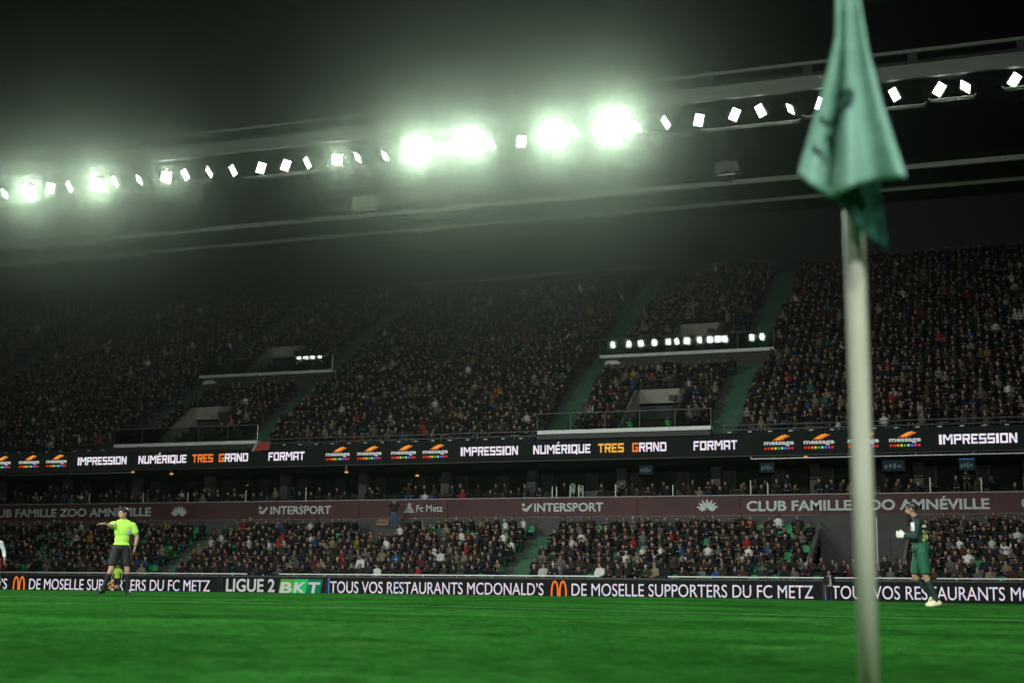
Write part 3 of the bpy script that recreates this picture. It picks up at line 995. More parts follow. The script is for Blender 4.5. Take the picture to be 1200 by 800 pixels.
b3 = board(384, 965, 'longest led board, words either side of orange double arches, middle of the pitch edge',
           [('TOUS VOS RESTAURANTS MCDONALD\u2019S', 387, 637, LW, 0), ('DE MOSELLE SUPPORTERS DU FC METZ', 670, 953, LW, 0)])
arches(b3, 655, 19)
g = MB(); g.box(px_x(385), px_x(386), PY - .02, PY - .012, .2, 1.2); part(g, 'blue_bar', M['led_blue'], b3)
b4 = board(966, 1330, 'led board behind the goalkeeper starting right of the two blue bars', [('TOUS VOS RESTAURANTS MCDONALD\u2019S', 974.5, 1302, LW, 0)])
g = MB(); g.box(px_x(967), px_x(968), PY - .02, PY - .012, .2, 1.1); g.box(px_x(973), px_x(974), PY - .02, PY - .012, .35, 1.1); part(g, 'blue_bar', M['led_blue'], b4)

# ------------------------------------------------------------------ hospitality level: screens and lamps
for i, (p, q, lab) in enumerate(((757, 549, 'below the right word FORMAT'), (899, 546, 'below the logos left of the corner flag'), (1047, 544, 'just right of the corner flag pole'), (1133, 543, 'nearest the right end of the terrace'))):
    X, Z = at(p, q, 84.0)
    t = empty('television', (X, 84.0, Z)); tag(t, 'small lit television with a blue bar, ' + lab, 'television', 'televisions on the terrace wall')
    w_ = .62 if i == 2 else .42
    g = MB(); g.box(-w_ - .03, w_ + .03, 0, .08, -.38, .38); g.build('case', M['black_paint'], t)
    g = MB(); g.box(-w_, w_, -.008, -.001, -.35, .35); g.build('screen', emis('tv_picture', (.03, .055, .065), .3), t)
    g = MB(); g.box(-w_, w_, -.014, -.009, .25, .35); g.build('caption_bar', M['led_blue'], t)
    g = MB()
    for q in range(4): g.box(-w_ * .8 + q * w_ * .4, -w_ * .55 + q * w_ * .4, -.014, -.009, -.22 + .05 * (q % 2), -.02 + .04 * (q % 3))
    g.build('picture', emis('tv_detail', (.12, .2, .2), .4), t)
    g = MB(); g.box(-.04, .04, .08, .95, -.05, .05); g.build('bracket', M['dark_steel'], t)
WARM = [(156, 553, 0, 'round warm lamp at the end of the service tray on the left'), (201, 555, 0, 'small orange lamp under the ribbon below TRES on the left'), (1, 558, 0, 'warm lamp at the far left below the led ribbon'),
        (489, 557, 0, 'glowing orange lamp inside a box left of the first INTERSPORT'), (406, 553, 0, 'small yellow lamp under the ribbon near the left logos'), (533, 544, 1, 'pale strip light under the ribbon beneath the word IMPRESSION'),
        (576, 542.5, 1, 'middle pale strip light under the ribbon beneath IMPRESSION'), (592, 542.5, 1, 'rightmost pale strip light under the ribbon beneath IMPRESSION'), (944, 534, 0, 'warm lamp under the ribbon left of the corner flag pole')]
for (p, q, k, lab) in WARM:
    Y = 80.14 if k == 0 and q < 556 else 83.0
    X, Z = at(p, q, Y)
    Z = min(Z, 8.22) if Y < 82 else Z
    t = empty('ceiling_lamp', (X, Y, Z)); tag(t, lab, 'lamp')
    g = MB()
    if k: g.box(-.28, .28, -.1, .1, -.03, .02)
    else: g.ell((0, 0, 0), (.13, 0, 0), (0, .1, 0), (0, 0, .06))
    g.build('diffuser', M['warm_strip'] if k else M['warm_lamp'], t)
    g = MB(); g.box(-.08, .08, -.05, .05, .06, max(.1, 8.29 - Z)); g.build('mount', M['dark_steel'], t)

X, Z = at(448, 612, 80.1)
t = empty('cardboard_sign', (X, 80.1, Z)); tag(t, 'brown curved cardboard sign on the wall above the last row below the maroon banner', 'sign')
g = MB(); pts = [(-.42, -.17), (.4, -.2), (.44, .12), (.2, .2), (-.25, .2), (-.4, .1)]; g.prism(pts, 0, .02); g.build('card', M['brown_card'], t)
g = MB()
for i in range(6): g.box(-.3 + i * .1, -.24 + i * .1, -.006, 0, -.04 + .02 * (i % 3), .08)
g.build('writing', M['black_paint'], t)
X, Z = at(307, 523, 79.6)
t = empty('fan_flag', (X, 79.58, Z)); tag(t, 'small red and white cloth draped over the parapet beside the left landing', 'flag')
g = MB(); g.prism([(-.55, -.28), (.55, -.22), (.62, .3), (-.25, .28)], -.03, 0); g.build('red_cloth', M['red_cloth'], t)
g = MB(); g.prism([(-.72, -.28), (-.56, -.28), (-.26, .28), (-.42, .28)], -.035, 0); g.build('white_edge', M['banner_grey'], t)
#PEOPLE_MARK
# ------------------------------------------------------------------ people
def nrm_(v): return Vector(v).normalized()


def cap(a, ra, b, rb, reg): return ('c', Vector(a), ra, Vector(b), rb, reg)
def elp(c, rx, ry, rz, rt, fw, up, reg): return ('e', Vector(c), rx, ry, rz, rt, fw, up, reg)


def prim_mesh(prims, grow=0.0):
    g = MB()
    for p in prims:
        if p[0] == 'c':
            _, a, ra, b, rb, _r_ = p
            ra += grow; rb += grow
            d = b - a
            L = d.length
            if L < 1e-5: d = Vector((0, 0, 1)); L = 1e-5
            d = d / L
            q = Vector((0, 0, 1)) if abs(d.z) < .9 else Vector((1, 0, 0))
            u = d.cross(q).normalized(); w = d.cross(u)
            n = 12; rings = []
            for t in (-80, -50, -20): rings.append((a + d * ra * math.sin(R(t)), ra * math.cos(R(t))))
            for t in (0, .33, .67, 1): rings.append((a + d * L * t, ra + (rb - ra) * t))
            for t in (20, 50, 80): rings.append((b + d * rb * math.sin(R(t)), rb * math.cos(R(t))))
            vs = []; fs = []
            for c, r_ in rings:
                vs += [c + (u * math.cos(2 * math.pi * j / n) + w * math.sin(2 * math.pi * j / n)) * r_ for j in range(n)]
            for i in range(len(rings) - 1):
                for j in range(n):
                    fs.append((i * n + j, i * n + (j + 1) % n, (i + 1) * n + (j + 1) % n, (i + 1) * n + j))
            fs.append(tuple(range(n))[::-1]); fs.append(tuple((len(rings) - 1) * n + j for j in range(n)))
            g.add(vs, fs)
        else:
            _, c, rx, ry, rz, rt, fw, up, _r_ = p
            g.ell(c, Vector(rt) * (rx + grow), Vector(fw) * (ry + grow), Vector(up) * (rz + grow), 16, 10)
    return g.mesh('temp', [])


def remesh(prims, voxel, grow=0.0, smooth=4):
    me = prim_mesh(prims, grow)
    o = bpy.data.objects.new('temp', me); COL.objects.link(o)
    md = o.modifiers.new('r', 'REMESH'); md.mode = 'VOXEL'; md.voxel_size = voxel
    if smooth:
        s_ = o.modifiers.new('s', 'SMOOTH'); s_.iterations = smooth; s_.factor = .5
    bpy.context.view_layer.update()
    dg = bpy.context.evaluated_depsgraph_get()
    out = bpy.data.meshes.new_from_object(o.evaluated_get(dg))
    bpy.data.objects.remove(o); bpy.data.meshes.remove(me)
    out.polygons.foreach_set('use_smooth', [True] * len(out.polygons))
    return out


def prim_dist(P, p):
    """signed-ish distance of points P (n,3) to a primitive"""
    if p[0] == 'c':
        a = np.array(p[1]); b = np.array(p[3]); d = b - a; L2 = max(1e-9, d @ d)
        t = np.clip(((P - a) @ d) / L2, 0, 1)
        q = a + t[:, None] * d
        return np.linalg.norm(P - q, axis=1) - (p[2] + (p[4] - p[2]) * t)
    _, c, rx, ry, rz, rt, fw, up, _ = p
    B = np.array([np.array(rt) / rx, np.array(fw) / ry, np.array(up) / rz])
    q = (P - np.array(c)) @ B.T
    return (np.linalg.norm(q, axis=1) - 1) * min(rx, ry, rz)


def paint(me, prims, regmap, special=None):
    n = len(me.polygons)
    C = np.zeros(n * 3); me.polygons.foreach_get('center', C); C = C.reshape(-1, 3)
    D = np.stack([prim_dist(C, p) for p in prims])
    idx = D.argmin(0)
    mi = np.array([regmap.get(prims[i][-1], 0) for i in idx], dtype=np.int32)
    if special is not None: mi = special(C, mi, [prims[i][-1] for i in idx])
    me.polygons.foreach_set('material_index', mi); me.update()


X3, Y3, Z3 = Vector((1, 0, 0)), Vector((0, 1, 0)), Vector((0, 0, 1))


def hand_prims(w, d, nrm, side, curl=.5, s=1.0, reg='hand', fist=False):
    """w wrist, d pointing to the fingertips, nrm palm normal (fingers curl to it), side towards the thumb"""
    d, nrm, side = nrm_(d), nrm_(nrm), nrm_(side)
    out = []
    for k in (-1, 0, 1):
        out.append(cap(w + side * .012 * k * s, .019 * s, w + d * .085 * s + side * .026 * k * s, .016 * s, reg))
    for k, L in zip((-1.5, -.5, .5, 1.5), (.062, .078, .083, .074)):
        b = w + d * .085 * s + side * .0205 * k * s
        m = b + nrm_(d + nrm * curl * .6) * L * .55 * s
        e = m + nrm_(d + nrm * curl * 1.8) * L * .5 * s
        out += [cap(b - d * .02 * s, .0095 * s, m, .0088 * s, reg), cap(m, .0088 * s, e, .0075 * s, reg)]
    b = w + d * .025 * s + side * .03 * s
    m = b + nrm_(d * .6 + side * .8 + nrm * .3) * .045 * s
    out += [cap(b, .013 * s, m, .0105 * s, reg), cap(m, .0105 * s, m + nrm_(d + side * .15 + nrm * .5) * .034 * s, .009 * s, reg)]
    return out


def head_prims(c, fw, up=Z3, s=1.0):
    fw = nrm_(fw); rt = fw.cross(nrm_(up)).normalized(); up = rt.cross(fw)
    P = [elp(c + up * .02 * s - fw * .012 * s, .076 * s, .096 * s, .098 * s, rt, fw, up, 'head'),
         elp(c - up * .045 * s + fw * .022 * s, .060 * s, .072 * s, .072 * s, rt, fw, up, 'head'),
         elp(c - up * .085 * s + fw * .055 * s, .034 * s, .032 * s, .026 * s, rt, fw, up, 'head'),
         cap(c + up * .012 * s + fw * .085 * s, .010 * s, c - up * .03 * s + fw * .105 * s, .014 * s, 'head'),
         cap(c + up * .024 * s + fw * .078 * s - rt * .035 * s, .011 * s, c + up * .024 * s + fw * .078 * s + rt * .035 * s, .011 * s, 'head'),
         cap(c - up * .062 * s + fw * .083 * s - rt * .018 * s, .010 * s, c - up * .062 * s + fw * .083 * s + rt * .018 * s, .010 * s, 'head')]
    for k in (-1, 1):
        P.append(elp(c - up * .012 * s + rt * .077 * s * k - fw * .008 * s, .012 * s, .020 * s, .032 * s, rt, fw, up, 'head'))
    return P


def hair_prims(c, fw, up=Z3, s=1.0, length=0.0):
    fw = nrm_(fw); rt = fw.cross(nrm_(up)).normalized(); up = rt.cross(fw)
    P = [elp(c + up * .042 * s - fw * .022 * s, .083 * s, .098 * s, .092 * s, rt, fw, up, 'hair'),
         elp(c + up * .015 * s - fw * .055 * s, .074 * s, .060 * s, .068 * s, rt, fw, up, 'hair'),
         cap(c + up * .088 * s + fw * .062 * s - rt * .04 * s, .026 * s, c + up * .088 * s + fw * .062 * s + rt * .04 * s, .026 * s, 'hair')]
    for k in (-1, 1): P.append(cap(c + up * .05 * s + rt * .07 * s * k + fw * .02 * s, .016 * s, c - up * .01 * s + rt * .074 * s * k + fw * .012 * s, .010 * s, 'hair'))
    if length:
        for k in (-1, 0, 1): P.append(cap(c - fw * .07 * s + rt * .05 * k * s, .045 * s, c - fw * .085 * s - up * length + rt * .06 * k * s, .03 * s, 'hair'))
    return P


def torso_prims(chest, pelvis, rt, neck, shL, shR, s=1.0, belly=0.0):
    up = nrm_(chest - pelvis); rt = nrm_(rt); fw = up.cross(rt).normalized() * -1
    mid = (chest + pelvis) / 2
    P = [elp(chest, .168 * s, .112 * s, .19 * s, rt, fw, up, 'torso'), elp(mid + fw * belly, .145 * s, .105 * s + belly * .5, .16 * s, rt, fw, up, 'torso'),
         elp(pelvis, .165 * s, .118 * s, .13 * s, rt, fw, up, 'pelvis'),
         cap(shL, .066 * s, chest + up * .09 * s, .085 * s, 'torso'), cap(shR, .066 * s, chest + up * .09 * s, .085 * s, 'torso'),
         cap(neck, .055 * s, (shL + neck) / 2, .055 * s, 'torso'), cap(neck, .055 * s, (shR + neck) / 2, .055 * s, 'torso')]
    return P


def person_materials(): pass


SK = mat('skin', (.42, .24, .17), .55, .12, 20)
SK2 = mat('skin_olive', (.34, .19, .125), .55, .12, 20)
M['hair_dark'] = mat('hair_dark', (.015, .011, .009), .5, .3, 60)
M['neon'] = mat('neon_cloth', (.46, .86, .10), .8, .08, 9, .25)
M['kit_black'] = mat('kit_black', (.0045, .005, .005), .75, .25, 9, .3)
M['kit_green'] = mat('kit_green', (.004, .078, .034), .75, .18, 8, .35)
M['kit_dark_green'] = mat('kit_dark_green', (.003, .022, .014), .75, .2, 8, .35)
M['glove_white'] = mat('glove_white', (.62, .64, .52), .7, .1, 20)
M['boot_cream'] = mat('boot_cream', (.62, .60, .36), .5, .15, 20)
M['boot_black'] = mat('boot_black', (.015, .015, .015), .4)
M['number_yellow'] = mat('number_yellow', (.62, .68, .25), .7)
M['badge_white'] = mat('badge_white', (.62, .66, .72), .6, .2, 60)
M['kit_white'] = mat('kit_white', (.72, .74, .72), .75, .08, 9, .2)
M['kit_red'] = mat('kit_red', (.45, .02, .03), .75, .15, 9, .2)
M['denim'] = mat('denim', (.05, .10, .19), .85, .2, 20)
M['coat_black'] = mat('coat_black', (.012, .012, .013), .8, .3, 12)
M['eye'] = mat('eye', (.02, .015, .012), .3)
M['hi_vis'] = mat('hi_vis', (.05, .50, .10), .7, .15, 10, emit=None)


def decal(me_obj, flat, origin, rt, up, view, m, name, parent, lift=.004):
    """wrap a flat mesh (x right, z up, metres) on the surface of me_obj, looking along view"""
    bv = BVHTree.FromPolygons([v.co for v in me_obj.data.vertices], [tuple(p.vertices) for p in me_obj.data.polygons])
    rt, up, view = nrm_(rt), nrm_(up), nrm_(view)
    for v in flat.vertices:
        p = origin + rt * v.co.x + up * v.co.z - view * .6
        hit = bv.ray_cast(p, view)
        v.co = (hit[0] - view * lift) if hit[0] is not None else origin + rt * v.co.x + up * v.co.z
    flat.materials.clear(); flat.materials.append(m)
    return link(name, flat, parent)


def grid_patch(x0, x1, z0, z1, n=8):
    g = MB(); vs = [(x0 + (x1 - x0) * i / n, 0, z0 + (z1 - z0) * j / n) for j in range(n + 1) for i in range(n + 1)]
    g.add(vs, [(j * (n + 1) + i, j * (n + 1) + i + 1, (j + 1) * (n + 1) + i + 1, (j + 1) * (n + 1) + i) for j in range(n) for i in range(n)])
    return g.mesh('patch', [])


def flat_text(body, x0, x1, z0, z1, bold=.02):
    me = fit(text_mesh(body, bold), x0, x1, z0, z1, 0, 0)
    bm = bmesh.new(); bm.from_mesh(me)
    bmesh.ops.subdivide_edges(bm, edges=[e for e in bm.edges if e.calc_length() > .03], cuts=2, use_grid_fill=False)
    bm.to_mesh(me); bm.free(); return me


def eyes(c, fw, parent, up=Z3):
    fw = nrm_(fw); rt = fw.cross(up).normalized()
    for k in (-1, 1):
        g = MB(); p = c + fw * .083 + rt * .033 * k + up * .006
        g.ell(p, rt * .009, fw * .005, up * .005, 8, 6); g.build('eye', M['eye'], parent, True)


def limb(a, ra, b, rb, c, rc, n0, n1): return [cap(a, ra, b, rb, n0), cap(b, rb, c, rc, n1)]


def sub(a, b, t): return a + (b - a) * t


def foot_prims(ank, toe, reg='foot', s=1.0):
    d = nrm_(toe - ank); heel = ank - Vector((d.x, d.y, 0)) * .05
    hz = Vector((heel.x, heel.y, heel.z - .045)); ball = sub(Vector((ank.x, ank.y, toe.z)), toe, .65)
    return [cap(ank, .042 * s, hz, .038 * s, reg), cap(hz, .036 * s, ball, .042 * s, reg), cap(ball, .042 * s, toe, .03 * s, reg), cap(ank, .040 * s, ball, .036 * s, reg)]


VOX = .0105


def athlete(loc, rz, scale, J, label, skin, shirt, shorts, socks, boots, short_len=.62, sleeve=.62, gloves=None, short_r=.108, hair_len=0, hl='hair_dark'):
    t = empty('person', loc, rz); t.scale = (scale,) * 3
    tag(t, label, 'person')
    J = {k: Vector(v) for k, v in J.items()}
    up = nrm_(J['chest'] - J['pelvis'])
    neckp = [cap(J['neck'], .056, J['head'] - Z3 * .06 - J['face'] * .01, .052, 'neck')]
    tor = torso_prims(J['chest'], J['pelvis'], J['rt'], J['neck'], J['shL'], J['shR'], J.get('ts', Vector((1, 0, 0))).x)
    hp = head_prims(J['head'], J['face'])
    arms = []; legs = []
    hands = []
    for s_ in 'LR':
        arms += limb(J['sh' + s_], .056, J['el' + s_], .043, J['wr' + s_], .029, 'uarm', 'farm')
        arms.append(cap(sub(J['el' + s_], J['wr' + s_], .3), .043, sub(J['el' + s_], J['wr' + s_], .45), .038, 'farm'))
        hands += hand_prims(J['wr' + s_], J['hd' + s_], J['hn' + s_], J['ht' + s_], J.get('curl', Vector((.5, 0, 0))).x, 1.0)
        hip = J['hip' + s_]
        legs += limb(hip, .092, J['kn' + s_], .060, J['an' + s_], .040, 'thigh', 'shin')
        legs.append(cap(sub(J['kn' + s_], J['an' + s_], .2) , .057, sub(J['kn' + s_], J['an' + s_], .45), .052, 'shin'))
    feet = []
    for s_ in 'LR': feet += foot_prims(J['an' + s_], J['to' + s_])
    body = remesh(hp + neckp + tor + arms + hands + legs + feet, VOX * .85)
    body.materials.append(skin)
    link('body', body, t)
    eyes(J['head'], J['face'], t)
    hm = remesh(hair_prims(J['head'], J['face'], length=hair_len), VOX, 0, 3); hm.materials.append(M[hl]); link('hair', hm, t)
    # shirt
    sp = [p for p in tor]
    sp.append(elp(J['pelvis'] + up * .02, .175, .13, .12, nrm_(J['rt']), nrm_(nrm_(J['rt']).cross(up)), up, 'torso'))
    for s_ in 'LR':
        if sleeve <= 1: sp.append(cap(J['sh' + s_], .066, sub(J['sh' + s_], J['el' + s_], sleeve), .066, 'uarm'))
        else: sp += limb(J['sh' + s_], .062, J['el' + s_], .052, sub(J['el' + s_], J['wr' + s_], .93), .04, 'uarm', 'farm')
    cut = J['pelvis'] - up * (.03 if 'hem' not in J else J['hem'].x)
    sm = remesh(sp, VOX, .012, 3)
    bm = bmesh.new(); bm.from_mesh(sm)
    bmesh.ops.bisect_plane(bm, geom=bm.verts[:] + bm.edges[:] + bm.faces[:], plane_co=cut, plane_no=up, clear_inner=True)
    bm.to_mesh(sm); bm.free()
    sm.materials.append(shirt); so = link('shirt', sm, t)
    # shorts
    hp_ = [elp(J['pelvis'], .172, .128, .13, nrm_(J['rt']), nrm_(nrm_(J['rt']).cross(up)), up, 'pelvis')]
    for s_ in 'LR': hp_.append(cap(J['hip' + s_] + Z3 * .02, .105, sub(J['hip' + s_], J['kn' + s_], short_len), short_r, 'thigh'))
    sh_ = remesh(hp_, VOX, .006, 3)
    hz_ = min(sub(J['hip' + s_], J['kn' + s_], short_len).z for s_ in 'LR') - .03
    bm = bmesh.new(); bm.from_mesh(sh_)
    bmesh.ops.bisect_plane(bm, geom=bm.verts[:] + bm.edges[:] + bm.faces[:], plane_co=(0, 0, hz_), plane_no=(0, 0, 1), clear_inner=True)
    bm.to_mesh(sh_); bm.free()
    sh_.materials.append(shorts); sho = link('shorts', sh_, t)
    for s_ in 'LR':
        k0 = sub(J['kn' + s_], J['an' + s_], .22)
        m_ = remesh([cap(k0, .061, sub(J['kn' + s_], J['an' + s_], .45), .058, 's'), cap(sub(J['kn' + s_], J['an' + s_], .45), .058, J['an' + s_], .047, 's')], VOX, .002, 2)
        m_.materials.append(socks); link('sock', m_, t)
        m_ = remesh(foot_prims(J['an' + s_] - Z3 * 0, J['to' + s_]), VOX, .004, 2); m_.materials.append(boots); link('boot', m_, t)
        if gloves:
            gm = remesh(hand_prims(J['wr' + s_], J['hd' + s_], J['hn' + s_], J['ht' + s_], J.get('curl', Vector((.5, 0, 0))).x, 1.06) + [cap(J['wr' + s_], .042, sub(J['wr' + s_], J['el' + s_], .18), .044, 'g')], VOX * .8, .007, 2)
            gm.materials.append(gloves); link('glove', gm, t)
    return t, so, sho, J


def stand_at(px_, Y, dz=0.0):
    X, _z = at(px_, 690, Y)
    return (X, Y, pitch_z(X, Y) + dz)


def face_cam(loc): return math.atan2(loc[1], loc[0]) - math.pi / 2   # local -y then looks at the photographer


# the referee (local x = viewer's right, -y = towards the photographer)
loc = stand_at(139, 26.3)
J = dict(head=(0, -.02, 1.735), face=(-.86, -.5, -.06), neck=(.02, .01, 1.57), chest=(.01, 0, 1.36), pelvis=(0, .0, 1.0), rt=(1, .08, 0),
         shL=(-.185, -.02, 1.485), shR=(.215, .02, 1.475), elL=(-.235, -.27, 1.45), wrL=(-.37, -.33, 1.485), hdL=(-1, -.1, .02), hnL=(0, 0, -1), htL=(0, -1, 0),
         elR=(.32, .04, 1.235), wrR=(.29, -.06, 1.0), hdR=(-.08, -.1, -1), hnR=(-1, .2, 0), htR=(-.2, -1, 0),
         hipL=(-.095, 0, .95), hipR=(.095, 0, .95), knL=(-.185, -.05, .51), knR=(.15, -.03, .51), anL=(-.33, .02, .09), anR=(.19, .0, .085),
         toL=(-.40, -.14, .03), toR=(.23, -.18, .03), curl=(.5, 0, 0), hem=(-.055, 0, 0))
ref, so, sho, JJ = athlete(loc, face_cam(loc), 1.0, J, 'referee in a neon yellow shirt and black shorts pointing left with one arm', SK, M['neon'], M['kit_black'], M['kit_black'], M['boot_black'], .68, .55)
decal(so, grid_patch(.10, .19, 1.28, 1.39), Vector((0, 0, 0)), X3, Z3, Y3, M['badge_white'], 'badge', so)
g = MB(); g.tube([sub(JJ['elL'], JJ['wrL'], .8), sub(JJ['elL'], JJ['wrL'], .97)], .036, 12); g.build('wristband', M['boot_black'], ref)
g = MB(); g.tube([sub(JJ['elR'], JJ['wrR'], .82), sub(JJ['elR'], JJ['wrR'], .95)], .036, 12); g.build('watch', M['boot_black'], ref)

# the goalkeeper, side on, walking left
loc = stand_at(1079, 27.6)
J = dict(head=(-.115, 0, 1.735), face=(-.97, .2, -.12), neck=(-.04, .01, 1.575), chest=(.01, .0, 1.37), pelvis=(.03, 0, .99), rt=(.45, 1, 0),
         shL=(-.03, .20, 1.49), shR=(-.01, -.18, 1.49), elL=(-.04, .26, 1.24), wrL=(-.24, .12, 1.27), hdL=(-1, -.3, .25), hnL=(-.2, -1, .2), htL=(0, 0, 1),
         elR=(-.06, -.24, 1.23), wrR=(-.24, -.13, 1.25), hdR=(-1, .25, .15), hnR=(-.2, 1, 0), htR=(0, 0, 1),
         hipL=(.0, .10, .95), hipR=(.05, -.10, .95), knL=(-.09, .10, .545), knR=(.10, -.11, .53), anL=(.20, .10, .20), anR=(.27, -.10, .11),
         toL=(.10, .1, .04), toR=(.11, -.10, .035), curl=(1.1, 0, 0), hem=(.07, 0, 0))
gk, so, sho, JJ = athlete(loc, face_cam(loc), 1.03, J, 'goalkeeper in dark green kit with number 30 and white gloves walking left', SK2, M['kit_dark_green'], M['kit_green'], M['kit_dark_green'], M['boot_cream'], .80, 1.5, M['glove_white'], short_r=.092)
vw = Vector((-.55, 1, 0))
decal(so, flat_text('30', -.085, .085, 1.16, 1.36, .03), Vector((.085, 0, 0)), Vector((1, .55, 0)), Z3, vw, M['number_yellow'], 'number', so)
decal(so, grid_patch(-.07, .06, 1.41, 1.455), Vector((.07, 0, 0)), Vector((1, .5, 0)), Z3, vw, M['kit_white'], 'name_bar', so)
decal(so, grid_patch(-.15, -.09, 1.34, 1.50), Vector((.02, 0, 0)), X3, Z3, Y3, M['kit_white'], 'shoulder_panel', so)
bd = [elp(JJ['head'] + Vector((-.045, .01, -.085)), .05, .058, .04, X3, Y3, Z3, 'b')]
m_ = remesh(bd, .008, 0, 1); m_.materials.append(M['hair_dark']); link('beard', m_, gk)
m_ = remesh([elp(JJ['pelvis'] + Vector((-.0, 0, .05)), .15, .178, .15, nrm_((1, -.3, 0)), nrm_((.3, 1, 0)), Z3, 's')], VOX, .012, 2)
m_.materials.append(M['kit_green']); link('shirt_hem', m_, gk)

# assistant referee beyond the far touchline, mostly hidden by the referee
loc = stand_at(136.5, 67.5, .02)
J = dict(head=(0, -.02, 1.68), face=(-.4, -.9, -.1), neck=(0, .01, 1.53), chest=(0, 0, 1.33), pelvis=(0, .02, .97), rt=(1, 0, 0),
         shL=(-.18, 0, 1.45), shR=(.18, 0, 1.45), elL=(-.26, .03, 1.2), wrL=(-.30, -.08, .97), hdL=(-.1, -.1, -1), hnL=(1, 0, 0), htL=(0, -1, 0),
         elR=(.25, .04, 1.2), wrR=(.24, -.1, .98), hdR=(0, -.1, -1), hnR=(-1, 0, 0), htR=(0, -1, 0),
         hipL=(-.09, 0, .93), hipR=(.09, 0, .93), knL=(-.1, -.03, .5), knR=(.1, -.03, .5), anL=(-.11, .02, .085), anR=(.12, .02, .085), toL=(-.14, -.16, .03), toR=(.15, -.16, .03), hem=(-.05, 0, 0))
al, so, sho, JJ = athlete(loc, face_cam(loc), 1.0, J, 'assistant referee in neon shirt standing far behind the referee, holding a flag', SK, M['neon'], M['kit_black'], M['kit_black'], M['boot_black'], .6, .55)
hx = Vector(loc) + Matrix.Rotation(face_cam(loc), 3, 'Z') @ Vector((-.33, -.12, .9))
t = empty('linesman_flag', hx, face_cam(loc)); tag(t, 'small yellow and red flag held low beside the assistant referee', 'flag')
g = MB(); g.tube([(0, 0, .1), (-.14, -.02, -.5)], .012, 6); g.build('stick', M['boot_black'], t)
g = MB()
for i in range(2):
    for j in range(3):
        a = Vector((-.03, -.02, -.02)) + Vector((-.10, 0, -.42)) * (j / 3); b = Vector((-.03, -.02, -.02)) + Vector((-.10, 0, -.42)) * ((j + 1) / 3)
        o1, o2 = Vector((.13 * i, .02 * i, -.03)), Vector((.13 * (i + 1), .02 * (i + 1), -.03))
        g.add([a + o1, a + o2, b + o2, b + o1, a + o1 + Y3 * .006, a + o2 + Y3 * .006, b + o2 + Y3 * .006, b + o1 + Y3 * .006],
              [(0, 1, 2, 3), (7, 6, 5, 4), (0, 4, 5, 1), (1, 5, 6, 2), (2, 6, 7, 3), (3, 7, 4, 0)], (i + j) % 2)
g.build('cloth', [mat('flag_yellow', (.75, .55, .03), .7, .1, 5), mat('flag_red', (.75, .06, .02), .7, .1, 5)], t)

# player cut by the left edge of the picture
loc = stand_at(-10.5, 38.0)
J = dict(head=(-.02, -.02, 1.70), face=(-.9, -.3, 0), neck=(0, .01, 1.55), chest=(0, 0, 1.34), pelvis=(0, .02, .98), rt=(1, .1, 0),
         shL=(-.19, 0, 1.46), shR=(.19, .02, 1.46), elL=(-.27, .03, 1.2), wrL=(-.30, -.1, .98), hdL=(0, -.1, -1), hnL=(1, 0, 0), htL=(0, -1, 0),
         elR=(.30, .04, 1.2), wrR=(.34, -.06, .93), hdR=(.05, -.1, -1), hnR=(-1, 0, 0), htR=(0, -1, 0),
         hipL=(-.09, 0, .94), hipR=(.10, 0, .94), knL=(-.14, -.05, .5), knR=(.18, .02, .51), anL=(-.2, .02, .085), anR=(.20, .10, .085), toL=(-.28, -.14, .03), toR=(.23, -.10, .03), hem=(-.05, 0, 0))
athlete(loc, face_cam(loc), 1.03, J, 'player with white sleeves and red shorts cut off by the left edge', SK, M['kit_white'], M['kit_red'], M['kit_white'], M['boot_cream'], .6, 1.5)

